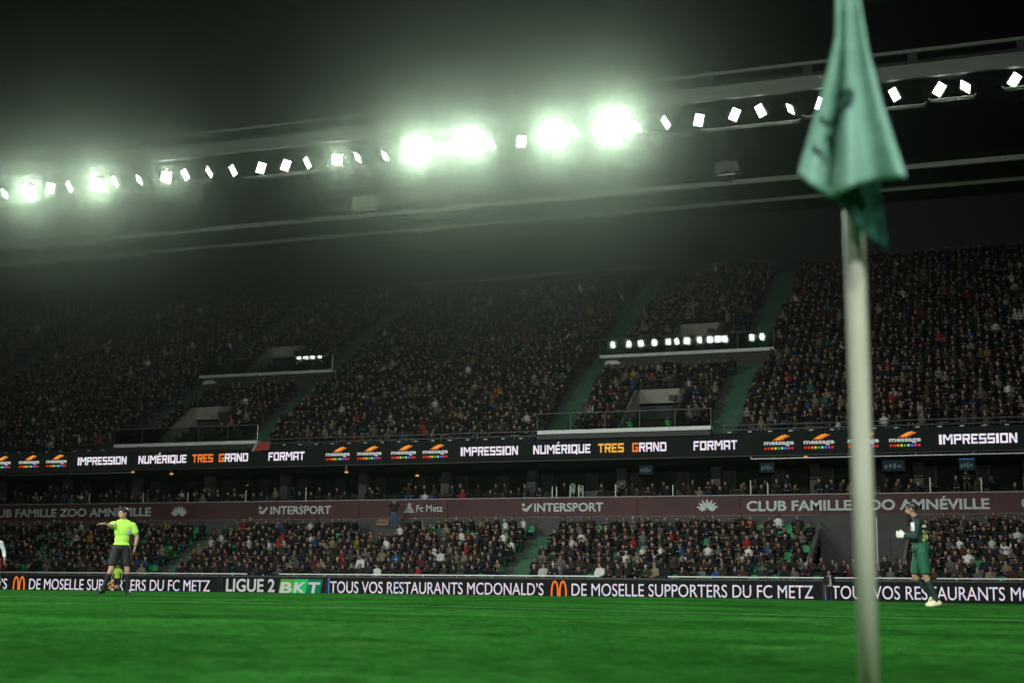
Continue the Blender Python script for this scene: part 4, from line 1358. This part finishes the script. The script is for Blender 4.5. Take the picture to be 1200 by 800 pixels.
# woman in a dark coat in front of the boards; man standing behind the last row; stewards of the gangways
def standing(loc, label, top, legs, hair_len=0.0, arms_up=False, vest=None, scale=1.0, scarf=None, turn=0.0):
    t = empty('person', loc, face_cam(loc) + turn); t.scale = (scale,) * 3; tag(t, label, 'person')
    V = Vector
    hd = V((0, -.03, 1.62)); fw = V((.1, -1, -.05))
    prims = head_prims(hd, fw) + [cap((0, 0, 1.47), .055, (0, -.02, 1.55), .05, 'head')]
    tor = torso_prims(V((0, 0, 1.27)), V((0, .01, .92)), X3, V((0, 0, 1.48)), V((-.18, 0, 1.40)), V((.18, 0, 1.40)), 1.12)
    A = []
    for k in (-1, 1):
        sh = V((.18 * k, 0, 1.40))
        if arms_up: el, wr, d = V((.33 * k, -.12, 1.38)), V((.13 * k, -.22, 1.58)), V((-.6 * k, -.2, .6))
        else: el, wr, d = V((.25 * k, .03, 1.14)), V((.12 * k, -.16, 1.0)), V((-.8 * k, -.4, -.1))
        A += limb(sh, .068, el, .056, wr, .042, 'arm', 'arm') + hand_prims(wr, d, V((-k, .3, -.2)), Z3, .7, 1.0)
        A += [cap((.09 * k, 0, .9), .098, (.10 * k, -.02, .5), .072, 'leg'), cap((.10 * k, -.02, .5), .066, (.11 * k, .02, .09), .05, 'leg')]
        A += foot_prims(V((.11 * k, .02, .09)), V((.14 * k, -.17, .03)))
    prims += tor + A
    me = remesh(prims, .014)
    for m_ in (SK, top, legs, M['boot_black']): me.materials.append(m_)
    paint(me, prims, {'head': 0, 'hand': 0, 'torso': 1, 'arm': 1, 'pelvis': 2 if not hair_len else 1, 'leg': 2, 'foot': 3})
    link('body', me, t)
    hm = remesh(hair_prims(hd, fw, length=hair_len), .014, 0, 3); hm.materials.append(M['hair_dark']); link('hair', hm, t)
    if vest:
        vm = remesh(tor[:4], .016, .022, 3); vm.materials.append(vest); link('vest', vm, t)
    if scarf:
        vm = remesh([cap((-.07, -.1, 1.44), .04, (.07, -.1, 1.44), .04, 's'), cap((.05, -.15, 1.4), .04, (.07, -.16, 1.0), .07, 's')], .016, 0, 2); vm.materials.append(scarf); link('scarf', vm, t)
    return t


X, _z = at(972, 690, 69.2)
standing((X, 69.2, pitch_z(X, 69.2)), 'woman with long hair in a dark coat standing between two boards', M['coat_black'], M['coat_black'], .26, scarf=mat('scarf_grey', (.32, .32, .32), .9, .2, 20))
X, Z = at(461.5, 618, 79.6)
g = MB(); g.box(X - .5, X + .5, 79.15, 80.2, 3.63, 4.32); part(g, 'camera_platform', M['dark_concrete'])
standing((X, 79.6, 4.33), 'man in a black coat and jeans standing with raised hands over the last row', M['coat_black'], M['denim'], arms_up=True)
for (p, Y, z, lab, tn) in ((738, 82.6, 9.36, 'steward in a green vest standing at the right lower gangway wall', .2), (784, 82.4, 9.36, 'steward in a green vest at the right end of the lower gangway', -.5), (239, 82.6, 9.36, 'steward in a green vest leaning at the left lower gangway', .6)):
    X, _z = at(p, 485, Y)
    standing((X, Y, z), lab, M['coat_black'], M['coat_black'], vest=M['hi_vis'], turn=tn)

# ---------------------------------------------------------------- spectators
def attr_mat(name, prop, rough=.8, var=.0):
    m = bpy.data.materials.new(name); m.use_nodes = True
    nt = m.node_tree; b = nt.nodes['Principled BSDF']
    a_ = nt.nodes.new('ShaderNodeAttribute'); a_.attribute_type = 'OBJECT' if prop != 'Col' else 'GEOMETRY'; a_.attribute_name = prop
    nt.links.new(a_.outputs['Color'], b.inputs['Base Color']); b.inputs['Roughness'].default_value = rough
    b.inputs['Specular IOR Level'].default_value = .3
    return m


MJ, MH, MT, MS = attr_mat('jacket_cloth', 'jacket'), attr_mat('hair_or_hat', 'topping'), attr_mat('trousers', 'trousers'), attr_mat('face_skin', 'face')
MSH = mat('shoes', (.03, .03, .03), .6)


def seated_mesh(pose, head, vox=.036):
    V = Vector
    lean = {0: 0, 1: .02, 2: -.16, 3: -.10, 4: .04, 5: -.03}[pose]
    ch = V((0, .06 + lean * .7, .86)); pe = V((0, .10, .52)); nk = V((0, .05 + lean, 1.06)); hd = V((0, .01 + lean * 1.15, 1.21))
    fw = V(((.0, .35, -.1, .2, -.45, .1)[pose], -1, (-.1, -.05, -.3, -.1, 0, -.1)[pose]))
    P = head_prims(hd, fw, s=1.03) + [cap(nk, .056, hd - Z3 * .06, .054, 'head')]
    P += torso_prims(ch, pe, X3, nk, V((-.19, .06 + lean, .99)), V((.19, .06 + lean, .99)), 1.16, .02)
    for k in (-1, 1):
        sh = V((.195 * k, .06 + lean, .99)); el = V((.27 * k, .02 + lean * .4, .74))
        if pose in (0, 4): wr = V((.10 * k, -.20, .66))
        elif pose == 1: wr = V((-.10 * k, -.12, .80 + .03 * k)); el = V((.27 * k, -.06, .76))
        elif pose == 2: wr = V((.03 * k, -.38, .64)); el = V((.24 * k, -.17, .68))
        elif pose == 3:
            wr = V((.04, -.20 + lean * .3, 1.02)) if k > 0 else V((.06, -.16, .74)); el = V((.24 * k, -.10, .76))
        else: wr = V((.05 * k, -.24, .93)); el = V((.28 * k, -.10, .78))
        P += limb(sh, .072, el, .062, wr, .045, 'arm', 'arm') + [cap(wr, .04, wr + V((-.05 * k, -.05, 0)), .038, 'hand')]
        kn = V((.12 * k, -.36, .52)); an = V((.12 * k, -.36, .09))
        P += [cap(V((.09 * k, .08, .50)), .10, kn, .075, 'leg'), cap(kn, .068, an, .05, 'leg'), cap(an - Z3 * .035, .045, an + V((0, -.15, -.05)), .038, 'foot')]
    fwn = nrm_(fw)
    if head == 1: P += [elp(hd + Z3 * .065 - fwn * .01, .092, .105, .085, nrm_(fwn.cross(Z3)), fwn, Z3, 'hair'), elp(hd + Z3 * .16, .03, .03, .03, X3, Y3, Z3, 'hair')]
    elif head == 2: P += hair_prims(hd, fwn, length=.22)
    elif head == 3: P += [elp(hd + Z3 * .03 - fwn * .035, .108, .105, .125, nrm_(fwn.cross(Z3)), fwn, Z3, 'hood'), cap(hd - fwn * .06 - Z3 * .1, .09, nk, .09, 'hood')]
    else: P += hair_prims(hd, fwn)
    me = remesh(P, vox, 0, 2)
    for m_ in (MS, MH, MJ, MT, MSH): me.materials.append(m_)
    paint(me, P, {'head': 0, 'hand': 0, 'hair': 1, 'hood': 2, 'torso': 2, 'arm': 2, 'pelvis': 3, 'leg': 3, 'foot': 4})
    me.name = 'seated_person'
    return me


VAR = {(p, h_): seated_mesh(p, h_) for p in range(6) for h_ in range(4)}

JACK = [('black', (.010, .010, .011), 46), ('navy', (.010, .014, .026), 12), ('charcoal', (.030, .030, .030), 12), ('brown', (.040, .026, .018), 7), ('olive', (.045, .045, .022), 5),
        ('grey', (.12, .12, .12), 5), ('beige', (.28, .23, .15), 4), ('white', (.78, .78, .74), 3.4), ('red', (.36, .02, .022), 1.7), ('blue', (.02, .07, .20), 1.2), ('teal', (.03, .17, .17), .6), ('yellow', (.40, .25, .03), .5), ('maroon', (.08, .018, .02), 2.5)]
HATC = [('black', (.012, .012, .012), 5), ('grey', (.16, .16, .16), 3), ('cream', (.50, .48, .40), 1.6), ('maroon', (.2, .02, .03), 1.6), ('navy', (.02, .03, .07), 2), ('pale blue', (.25, .38, .45), .6)]
HAIR = [('dark', (.012, .009, .008), 6), ('brown', (.05, .028, .015), 4), ('fair', (.20, .13, .06), 1.2), ('grey', (.18, .17, .16), 1.5)]
SKIN = [(.36, .20, .14), (.40, .24, .17), (.28, .155, .10), (.44, .27, .20), (.14, .075, .05)]
TRO = [(.012, .012, .014), (.02, .03, .06), (.035, .035, .04), (.05, .09, .16), (.06, .05, .035)]


JACK = [(n_, tuple(c * .62 for c in c3), w_) for n_, c3, w_ in JACK]
SKIN = [tuple(c * .78 for c in c3) for c3 in SKIN]


def pick(L):
    x = rnd.random() * sum(a_[2] for a_ in L)
    for a_ in L:
        x -= a_[2]
        if x <= 0: return a_
    return L[-1]


# what stands below a seat: the letters on the boards
MARKS = []


def add_word(word, p0, p1, where, name=None):
    n_ = len(word)
    for i, c in enumerate(word):
        X = px_x(p0 + (p1 - p0) * (i + .5) / n_)
        if name: txt = name(i)
        else:
            k_ = [j for j, cc in enumerate(word) if cc == c].index(i)
            tot = word.count(c)
            txt = (f'{ORD[k_]} ' if tot > 1 else '') + f'{c} of {word}'
        MARKS.append((X, f'{txt}, {where}'))


def line(p0, p1, text, where, special=None):
    n_ = len(text); i = 0
    for w_ in text.split(' '):
        a_ = p0 + (p1 - p0) * i / n_; b_ = p0 + (p1 - p0) * (i + len(w_)) / n_
        yield w_, a_, b_
        i += len(w_) + 1


for where, segs in (('left board', ((34, 246, 'DE MOSELLE SUPPORTERS DU FC METZ'),)), ('middle board', ((387, 637, 'TOUS VOS RESTAURANTS MCDONALD\u2019S'), (670, 953, 'DE MOSELLE SUPPORTERS DU FC METZ'))), ('right board', ((974, 1302, 'TOUS VOS RESTAURANTS MCDONALD\u2019S'),))):
    for (p0, p1, text) in segs:
        for w_, a_, b_ in line(p0, p1, text, where):
            if w_.startswith('MCD'): add_word(w_, a_, b_, where, lambda i: f'{ORD[i]} letter after RESTAURANTS')
            elif w_ == 'FC': add_word(w_, a_, b_, where, lambda i: f'{ORD[i]} letter after DU')
            elif w_ == 'METZ': add_word(w_, a_, b_, where, lambda i: f'{ORD[i + 2]} letter after DU')
            else: add_word(w_, a_, b_, where)
add_word('LIGUE', 265, 312, 'LIGUE panel')
add_word('BKT', 326, 374, 'LIGUE panel', lambda i: f'{ORD[i]} green letter box')
for p_, s_ in ((22, 'orange arches, left board'), (655, 'orange arches, middle board'), (4, 'letter left of arches, left board'), (252, 'right end of the left board'), (320, 'numeral 2, LIGUE panel'), (380, 'right end of the LIGUE panel'), (960, 'right end of the middle board'), (646, 'gap left of the arches, middle board')):
    MARKS.append((px_x(p_), s_))
MARKS.sort()
USED = set()
ROWN = ['front', 'second', 'third', 'fourth', 'fifth', 'sixth', 'seventh', 'last']


def where_is(X, Y, j):
    """the letter seen under the seat from the pitch side"""
    Xb = X * PY / Y
    i = min(range(len(MARKS)), key=lambda q: abs(MARKS[q][0] - Xb))
    return MARKS[i][1]


LAB = []


SEATS = []
for j in range(LOW_N):
    y = LOW_Y0 + j * LOW_DY
    x = XL + .3 + (.25 if j % 2 else 0)
    while x < XR:
        if all(abs(x - a_) > .85 for a_ in LOW_AISLES) and not (j >= 6 and -39.6 < x < -36.4) and not (LOW_MOUTH[2] <= j and LOW_MOUTH[0] - .4 < x < LOW_MOUTH[1] + .4):
            SEATS.append((j, x, y, LOW_Z0 + j * LOW_DZ))
        x += .52


def empty_p(j, x, y):
    px_ = 600 + FPX * ((Vector((x, y, 2)) - Vector((0, 0, CAM_H))).dot(_r)) / (Vector((x, y, 2)) - Vector((0, 0, CAM_H))).dot(_f)
    if 880 < px_ < 962: return .27 if j < 6 else .18
    if 15 < px_ < 60: return .2
    if 600 < px_ < 860: return .07
    return .055


def in_view(x, y): return -.872 * y < x < .028 * y


seat_mesh = None


def make_seat():
    g = MB()
    # pan with rolled front lip, back with rounded top, under-frame
    g.prism_x([(-.21, .41), (-.24, .43), (-.21, .455), (.12, .43), (.19, .45), (.19, .42), (.12, .40)], -.215, .215)
    pts = [(-.215, .46), (.215, .46), (.225, .70), (.18, .80), (.08, .825), (-.08, .825), (-.18, .80), (-.225, .70)]
    g.prism(pts, .20, .225)
    g.box(-.10, .10, .19, .198, .74, .765)
    g.k = 1
    g.tube([(-.12, .15, .40), (-.12, .24, .12), (-.12, .24, .01)], .02, 6); g.tube([(.12, .15, .40), (.12, .24, .12), (.12, .24, .01)], .02, 6)
    me = g.mesh('seat', [M['seat_green'], M['dark_steel']])
    return me


seat_mesh = make_seat()
crowd_list = []      # (x, y, z, rot, scale, jacket, top, skin, trousers)
seats_stuff = []
n_ind = 0; n_seat = 0
rnd2 = random.Random(21)
order = sorted(SEATS, key=lambda s_: (s_[0], s_[1]))
for (j, x, y, z) in order:
    jx = x + rnd2.uniform(-.09, .09)
    vis = in_view(x, y)
    if rnd2.random() < empty_p(j, x, y):
        if vis and n_seat < 150:
            n_seat += 1
            o = bpy.data.objects.new('stadium_seat', seat_mesh); COL.objects.link(o); o.location = (x, y, z)
            tag(o, None, 'seat', 'empty green seats of the lower tier'); LAB.append((f'empty green seat, {ROWN[j]} row above {where_is(x, y, j)}', x, o))
            continue
        seats_stuff.append((x, y, z, 0)); continue
    seats_stuff.append((x, y, z, 0))
    jn, jc, _q = pick(JACK)
    hk = rnd.choices([0, 1, 2, 3], [5, 3.2, 1.8, .7])[0]
    if hk == 1: hn, hc, _q = pick(HATC); hn = hn + ' beanie'
    elif hk == 3: hn, hc = 'raised hood', jc
    else: hn, hc, _q = pick(HAIR); hn = ('long ' if hk == 2 else 'short ') + hn + ' hair'
    v_ = rnd.uniform(.75, 1.3); jc = tuple(min(.8, c * v_) for c in jc)
    sk = rnd.choices(SKIN, [4, 4, 3, 3, 1])[0]; tr = rnd.choice(TRO)
    rot = rnd.uniform(-.45, .45) - .25; sc = rnd.uniform(.9, 1.1)
    if vis and n_ind < 292 and j < 5:
        n_ind += 1
        ps = rnd.randrange(6)
        o = bpy.data.objects.new('person', VAR[(ps, hk)]); COL.objects.link(o)
        o.location = (jx, y, z); o.rotation_euler = (0, 0, rot); o.scale = (sc,) * 3
        o['jacket'] = jc; o['topping'] = hc; o['face'] = sk; o['trousers'] = tr
        tag(o, None, 'person', 'spectators of the lower tier'); LAB.append((f'spectator, {jn} jacket, {hn}, {ROWN[j]} row above {where_is(x, y, j)}', x, o))
    else:
        if x > -.95 * y - 3 and x < 8: crowd_list.append((jx, y, z, rot, sc, jc, hc, sk, tr, 1))
by_label = {}
for l_, x, o in LAB: by_label.setdefault(l_, []).append((x, o))
for l_, v in by_label.items():
    v.sort(key=lambda q: q[0])
    for i, (x, o) in enumerate(v):
        o['label'] = l_ if len(v) == 1 else l_ + (', leftmost' if i == 0 else ', rightmost' if i == len(v) - 1 else f', {ORD[i]} along')
# upper tier
for j in range(UP_N):
    y, z = UP_Y0 + j * UP_DY, UP_Z0 + j * UP_DZ
    x = -.93 * y - 3 + (.25 if j % 2 else 0)
    while x < 9:
        ok = all(abs(x - a_) > 1.0 for a_ in UP_AISLES)
        ok = ok and not any(m[0] - .5 < x < m[1] + .5 and m[2] <= j <= m[3] + 1 for m in UP_MOUTHS)
        ok = ok and not any(m[0] < x < m[1] and m[2] <= j <= m[3] for m in LANDINGS)
        ok = ok and not (j == 0 and (-28 < x < -17.4 or -57.9 < x < -47))
        if ok:
            seats_stuff.append((x, y, z, 1))
            if rnd.random() < .93 and not (math.sin(x * .9 + j * 2.3) + math.sin(x * .37 - j * .8) > 1.86):
                jn, jc, _q = pick(JACK); v_ = rnd.choice((.45, .6, .8, 1.0, 1.3)); jc = tuple(c * v_ for c in jc)
                hc = pick(HATC if rnd.random() < .35 else HAIR)[1]
                crowd_list.append((x + rnd.uniform(-.11, .11), y + rnd.uniform(-.12, .1), z + rnd.uniform(-.05, .05), rnd.uniform(-.5, .5) - .25, rnd.uniform(.88, 1.1), jc, hc, rnd.choice(SKIN), rnd.choice(TRO), 0))
        x += .49
# hospitality terrace
for j in range(2):
    y, z = 81.7 + j * 1.0, 5.5 + .35 * j
    x = -80
    while x < 6:
        if rnd.random() < .62:
            jn, jc, _q = pick(JACK)
            crowd_list.append((x + rnd.uniform(-.1, .1), y, z, rnd.uniform(-.5, .5), rnd.uniform(.94, 1.08), jc, pick(HAIR)[1], rnd.choice(SKIN), rnd.choice(TRO), 0))
        x += .62


def crowd_template():
    vs, fs, reg = [], [], []

    def loft(rings, n, r_, caps=True):
        o = len(vs)
        for (c, ax, ay) in rings:
            for q in range(n):
                t = 2 * math.pi * q / n
                vs.append(np.array(c) + np.array(ax) * math.cos(t) + np.array(ay) * math.sin(t)); reg.append(r_)
        for i in range(len(rings) - 1):
            for q in range(n):
                fs.append((o + i * n + q, o + i * n + (q + 1) % n, o + (i + 1) * n + (q + 1) % n, o + (i + 1) * n + q))
        if caps:
            fs.append(tuple(o + (len(rings) - 1) * n + q for q in range(n))); fs.append(tuple(o + q for q in range(n))[::-1])
    H = lambda x, y, z, a_, b_: ((x, y, z), (a_, 0, 0), (0, b_, 0))
    loft([H(0, .10, .44, .17, .14), H(0, .08, .62, .18, .14), H(0, .06, .84, .21, .15), H(0, .05, .98, .24, .12), H(0, .05, 1.06, .10, .08), H(0, .04, 1.10, .06, .06)], 8, 0)
    o = len(vs)
    rings = [(1.08, .045, .05), (1.13, .065, .075), (1.19, .078, .092), (1.24, .082, .098), (1.29, .072, .088), (1.325, .04, .05)]
    for z, a_, b_ in rings:
        for q in range(8):
            t = 2 * math.pi * q / 8
            yy = .02 + b_ * math.sin(t)
            vs.append(np.array((a_ * math.cos(t), yy, z))); reg.append(2 if (z > 1.27 or (yy > .05 and z > 1.12)) else 1)
    for i in range(5):
        for q in range(8): fs.append((o + i * 8 + q, o + i * 8 + (q + 1) % 8, o + (i + 1) * 8 + (q + 1) % 8, o + (i + 1) * 8 + q))
    fs.append(tuple(o + 40 + q for q in range(8)))
    # nose
    o = len(vs)
    for p in ((-.015, -.065, 1.18), (.015, -.065, 1.18), (0, -.10, 1.175), (0, -.07, 1.22)): vs.append(np.array(p)); reg.append(1)
    fs += [(o, o + 1, o + 2), (o, o + 2, o + 3), (o + 1, o + 3, o + 2)]

    def tube(pts, rs, n, r_, last=None):
        o = len(vs)
        for i, (p, r0_) in enumerate(zip(pts, rs)):
            d = Vector(pts[min(i + 1, len(pts) - 1)]) - Vector(pts[max(0, i - 1)]); d.normalize()
            a_ = Vector((0, 0, 1)) if abs(d.z) < .8 else Vector((0, 1, 0))
            u = d.cross(a_).normalized(); w_ = d.cross(u)
            for q in range(n):
                t = 2 * math.pi * q / n
                vs.append(np.array(Vector(p) + (u * math.cos(t) + w_ * math.sin(t)) * r0_)); reg.append(last if (last is not None and i >= len(pts) - 2) else r_)
        for i in range(len(pts) - 1):
            for q in range(n): fs.append((o + i * n + q, o + i * n + (q + 1) % n, o + (i + 1) * n + (q + 1) % n, o + (i + 1) * n + q))
        fs.append(tuple(o + (len(pts) - 1) * n + q for q in range(n)))
    for k in (-1, 1):
        tube([(.20 * k, .05, 1.0), (.27 * k, .0, .76), (.12 * k, -.19, .68), (.11 * k, -.20, .68), (.05 * k, -.25, .67)], [.075, .065, .05, .045, .035], 5, 0, 1)
        tube([(.09 * k, .05, .50), (.12 * k, -.36, .52), (.12 * k, -.37, .06)], [.10, .08, .055], 5, 3)
    return np.array(vs), fs, np.array(reg)


tv, tf, tr_ = crowd_template()
nv = len(tv); K = len(crowd_list)
C = np.zeros((K, nv, 3)); CC = np.ones((K, nv, 4))
headmask = tv[:, 2] > 1.075
armmask = np.zeros(nv, dtype=bool)
for k_ in (0, 1): armmask[nv - (1 - k_) * 40 - 40:nv - (1 - k_) * 40 - 15] = True
for i, (x, y, z, rot, sc, jc, hc, sk, trc, md) in enumerate(crowd_list):
    p = tv.copy()
    lean = rnd.uniform(-.14, .05)
    p[:, 1] += lean * np.clip((p[:, 2] - .5) / .6, 0, 1.3) * (p[:, 2] > .5)
    if rnd.random() < .5:        # head turned
        a_ = rnd.uniform(-.7, .7); c_, s_ = math.cos(a_), math.sin(a_)
        q = p[headmask]; cx, cy = 0, .03 + lean
        p[headmask, 0], p[headmask, 1] = cx + (q[:, 0] - cx) * c_ - (q[:, 1] - cy) * s_, cy + (q[:, 0] - cx) * s_ + (q[:, 1] - cy) * c_
    if rnd.random() < .4: p[:, 0] *= rnd.uniform(1.05, 1.25)
    if rnd.random() < .35: p[armmask, 2] += rnd.uniform(.05, .34) * (p[armmask, 1] < -.1)
    p[headmask, 0] += rnd.uniform(-.05, .05)
    if md == 0 and rnd.random() < .04:
        p[:, 2] = np.where(p[:, 2] > .4, p[:, 2] + .38, p[:, 2])
    c_, s_ = math.cos(rot), math.sin(rot)
    C[i, :, 0] = x + (p[:, 0] * c_ - p[:, 1] * s_) * sc
    C[i, :, 1] = y + (p[:, 0] * s_ + p[:, 1] * c_) * sc
    C[i, :, 2] = z + p[:, 2] * sc
    pal = np.array([jc, sk, hc, trc])
    CC[i, :, :3] = pal[tr_]


def merged(name, verts, faces_t, K, nv, m, cols=None, mi=None, smooth=True):
    lens = np.array([len(f) for f in faces_t]); flat = np.concatenate([np.array(f) for f in faces_t])
    me = bpy.data.meshes.new(name)
    me.vertices.add(K * nv); me.vertices.foreach_set('co', verts.reshape(-1))
    idx = (flat[None, :] + (np.arange(K) * nv)[:, None]).reshape(-1)
    me.loops.add(len(idx)); me.loops.foreach_set('vertex_index', idx)
    L = np.tile(lens, K); st = np.concatenate([[0], np.cumsum(L)[:-1]])
    me.polygons.add(len(L)); me.polygons.foreach_set('loop_start', st); me.polygons.foreach_set('loop_total', L)
    if smooth: me.polygons.foreach_set('use_smooth', np.ones(len(L), dtype=bool))
    if mi is not None: me.polygons.foreach_set('material_index', np.asarray(mi, dtype=np.int32))
    me.update(calc_edges=True)
    if cols is not None:
        a_ = me.color_attributes.new('Col', 'FLOAT_COLOR', 'POINT'); a_.data.foreach_set('color', cols.reshape(-1))
    for mm in (m if isinstance(m, list) else [m]): me.materials.append(mm)
    return me


cm = merged('crowd', C, tf, K, nv, attr_mat('crowd_cloth', 'Col', .8), CC)
tag(link('crowd', cm), 'dense crowd of spectators in dark winter clothes filling the upper tier and rear rows', 'crowd', kind='stuff')

# occupied seats, simple
sv = []; sf = []
g = MB(); g.prism_x([(-.2, .42), (-.2, .45), (.19, .44), (.19, .41)], -.215, .215); g.prism([(-.215, .46), (.215, .46), (.22, .78), (.12, .82), (-.12, .82), (-.22, .78)], .26, .285)
g.box(-.05, .05, .2, .27, 0, .41)
st_v = np.array(g.v); st_f = g.f; K2 = len(seats_stuff)
S = np.array([(a_[0], a_[1], a_[2]) for a_ in seats_stuff])
SV = S[:, None, :] + st_v[None, :, :]
mi = np.repeat(np.array([a_[3] for a_ in seats_stuff]), len(st_f))
sm = merged('seating', SV, st_f, K2, len(st_v), [M['seat_green'], M['seat_dark']], mi=mi, smooth=False)
tag(link('seating', sm), 'rows of plastic seats mostly hidden under the seated spectators', 'seats', kind='stuff')

# ------------------------------------------------------------------ corner flag
FY = 3.10
Xp, _z = at(1018.5, 800, FY)
X2, Z2 = at(1001.5, 280, FY)
z0 = pitch_z(Xp, FY)
cf = empty('corner_flag', (Xp, FY, z0)); tag(cf, 'corner flag of pale teal cloth hanging from a thick cream pole in the foreground', 'corner flag')
g = MB(); g.tube([(0, 0, -.05), ((X2 - Xp) * .5, 0, (Z2 - z0) * .5), ((X2 - Xp), 0, Z2 - z0), ((X2 - Xp) * 1.55, 0, 1.78)], .022, 24); g.build('pole', M['pole'], cf, True)
g = MB(); g.tube([(0, 0, -.02), (0, 0, .03)], .045, 20); g.build('socket', M['boot_black'], cf)


def cloth_mat(name, rgb):
    m = bpy.data.materials.new(name); m.use_nodes = True
    nt = m.node_tree; b = nt.nodes['Principled BSDF']; b.inputs['Base Color'].default_value = (*rgb, 1); b.inputs['Roughness'].default_value = .85
    tc = nt.nodes.new('ShaderNodeTexCoord'); n_ = nt.nodes.new('ShaderNodeTexNoise'); n_.inputs['Scale'].default_value = 14
    nt.links.new(tc.outputs['Object'], n_.inputs['Vector'])
    bp = nt.nodes.new('ShaderNodeBump'); bp.inputs['Strength'].default_value = .35; bp.inputs['Distance'].default_value = .02
    nt.links.new(n_.outputs['Fac'], bp.inputs['Height']); nt.links.new(bp.outputs['Normal'], b.inputs['Normal'])
    t_ = nt.nodes.new('ShaderNodeBsdfTranslucent'); t_.inputs['Color'].default_value = (*rgb, 1)
    mx = nt.nodes.new('ShaderNodeMixShader'); mx.inputs[0].default_value = .3
    nt.links.new(b.outputs[0], mx.inputs[1]); nt.links.new(t_.outputs[0], mx.inputs[2]); nt.links.new(mx.outputs[0], nt.nodes['Material Output'].inputs['Surface'])
    return m


FC = cloth_mat('flag_teal', (.40, .70, .57))


def interp(tab, v):
    for (a_, xa), (b_, xb) in zip(tab, tab[1:]):
        if v <= b_: return xa + (xb - xa) * (v - a_) / (b_ - a_)
    return tab[-1][1]


LEFT = [(-80, 976), (0, 979), (45, 979), (100, 966), (150, 951), (205, 935)]
RIGHT = [(-80, 1000), (0, 1008), (60, 1018), (120, 1034), (170, 1050), (208, 1063)]
FOLD = [(-80, 987), (0, 988), (60, 986), (100, 983), (150, 977), (205, 973)]


def bottom(u):    # lower edge by u in 0..1
    return interp([(0, 205), (.30, 231), (.34, 232), (.55, 217), (.8, 211), (1.0, 208)], u)


def cloth_pt(u, v):
    yb_ = bottom(u); yy = -80 + (yb_ + 80) * v
    yr = -80 + 288 * v
    l_, f_, r_ = interp(LEFT, yr), interp(FOLD, yr), interp(RIGHT, yr)
    x_ = l_ + (f_ - l_) * u / .32 if u < .32 else f_ + (r_ - f_) * (u - .32) / .68
    dep = -.055 - .050 * v * math.sin(min(1, u / .32) * math.pi * .5 + 0) * 0
    valley = math.exp(-((u - .32) / .075) ** 2)
    dep = -.105 + .060 * v * valley - .030 * v * math.exp(-((u - .12) / .09) ** 2) - .030 * v * math.exp(-((u - .50) / .10) ** 2) + .026 * v * math.exp(-((u - .72) / .10) ** 2) - .012 * v * math.exp(-((u - .93) / .07) ** 2) + .010 * math.sin(9 * v + 5 * u) * v
    Y = FY + dep
    X, Z = at(x_, yy, Y)
    return Vector((X - Xp, Y - FY, Z - z0))


def sheet(fn, nu, nv_):
    g = MB(); vs = [fn(i / nu, j / nv_) for j in range(nv_ + 1) for i in range(nu + 1)]
    g.add(vs, [(j * (nu + 1) + i, j * (nu + 1) + i + 1, (j + 1) * (nu + 1) + i + 1, (j + 1) * (nu + 1) + i) for j in range(nv_) for i in range(nu)])
    return g


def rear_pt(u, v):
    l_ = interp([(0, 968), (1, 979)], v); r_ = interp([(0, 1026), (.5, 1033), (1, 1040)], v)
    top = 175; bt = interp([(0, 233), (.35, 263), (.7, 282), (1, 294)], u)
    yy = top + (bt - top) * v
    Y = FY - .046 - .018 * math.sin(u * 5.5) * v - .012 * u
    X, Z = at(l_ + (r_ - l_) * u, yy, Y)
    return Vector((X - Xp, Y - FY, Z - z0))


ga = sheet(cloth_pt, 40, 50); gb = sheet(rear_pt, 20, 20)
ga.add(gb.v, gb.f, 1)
fo = ga.build('cloth', [FC, cloth_mat('flag_teal_shaded', (.02, .13, .085))], cf, True)  # rear flap in darker colour: shade under the front panel put into it
sd = fo.modifiers.new('thick', 'SOLIDIFY'); sd.thickness = .0012; sd.offset = 0
# printed marks, following the cloth
def stroke(pts, wid, name='printed_mark'):
    g = MB(); n_ = len(pts); vs = []
    for i, (u, v) in enumerate(pts):
        a_ = cloth_pt(*pts[max(0, i - 1)]); b_ = cloth_pt(*pts[min(n_ - 1, i + 1)])
        d = (b_ - a_).normalized(); s_ = d.cross(Vector((0, 1, 0))).normalized() * wid
        c = cloth_pt(u, v) + Vector((0, -.006, 0)); vs += [c - s_, c + s_]
    g.add(vs, [(2 * i, 2 * i + 1, 2 * i + 3, 2 * i + 2) for i in range(n_ - 1)]); g.build(name, M['flag_ink'], fo)


stroke([(.40 + .13 * math.cos(t), .645 + .030 * math.sin(t)) for t in np.linspace(-2.6, 2.3, 16)], .008)
stroke([(.33, .665), (.27, .70), (.20, .735)], .006)
stroke([(.29, .70), (.29, .77), (.285, .86)], .006)
stroke([(.08, .745), (.15, .75), (.22, .76)], .004)
stroke([(.21, .79), (.25, .80), (.28, .83)], .006)
stroke([(.08, .865), (.15, .87), (.24, .89)], .005)
stroke([(.29, .88), (.30, .92), (.31, .96)], .005)

# ------------------------------------------------------------------ haze for lamp glow
g = MB(); g.box(-150, 40, -30, 125, -2.2, 45)
hz = g.build('haze', [])  # added volume, scatters lamp light to stand in for lens bloom
tag(hz, kind='stuff')
hz['label'] = 'thin haze volume added for the lens glow around the floodlights'
hm = bpy.data.materials.new('haze'); hm.use_nodes = True
nt = hm.node_tree; nt.nodes.remove(nt.nodes['Principled BSDF'])
pv_ = nt.nodes.new('ShaderNodeVolumePrincipled'); pv_.inputs['Density'].default_value = HAZE_DENSITY; pv_.inputs['Color'].default_value = (.74, .95, .72, 1); pv_.inputs['Anisotropy'].default_value = HAZE_ANISO
nt.links.new(pv_.outputs[0], nt.nodes['Material Output'].inputs['Volume'])
hz.data.materials.append(hm)
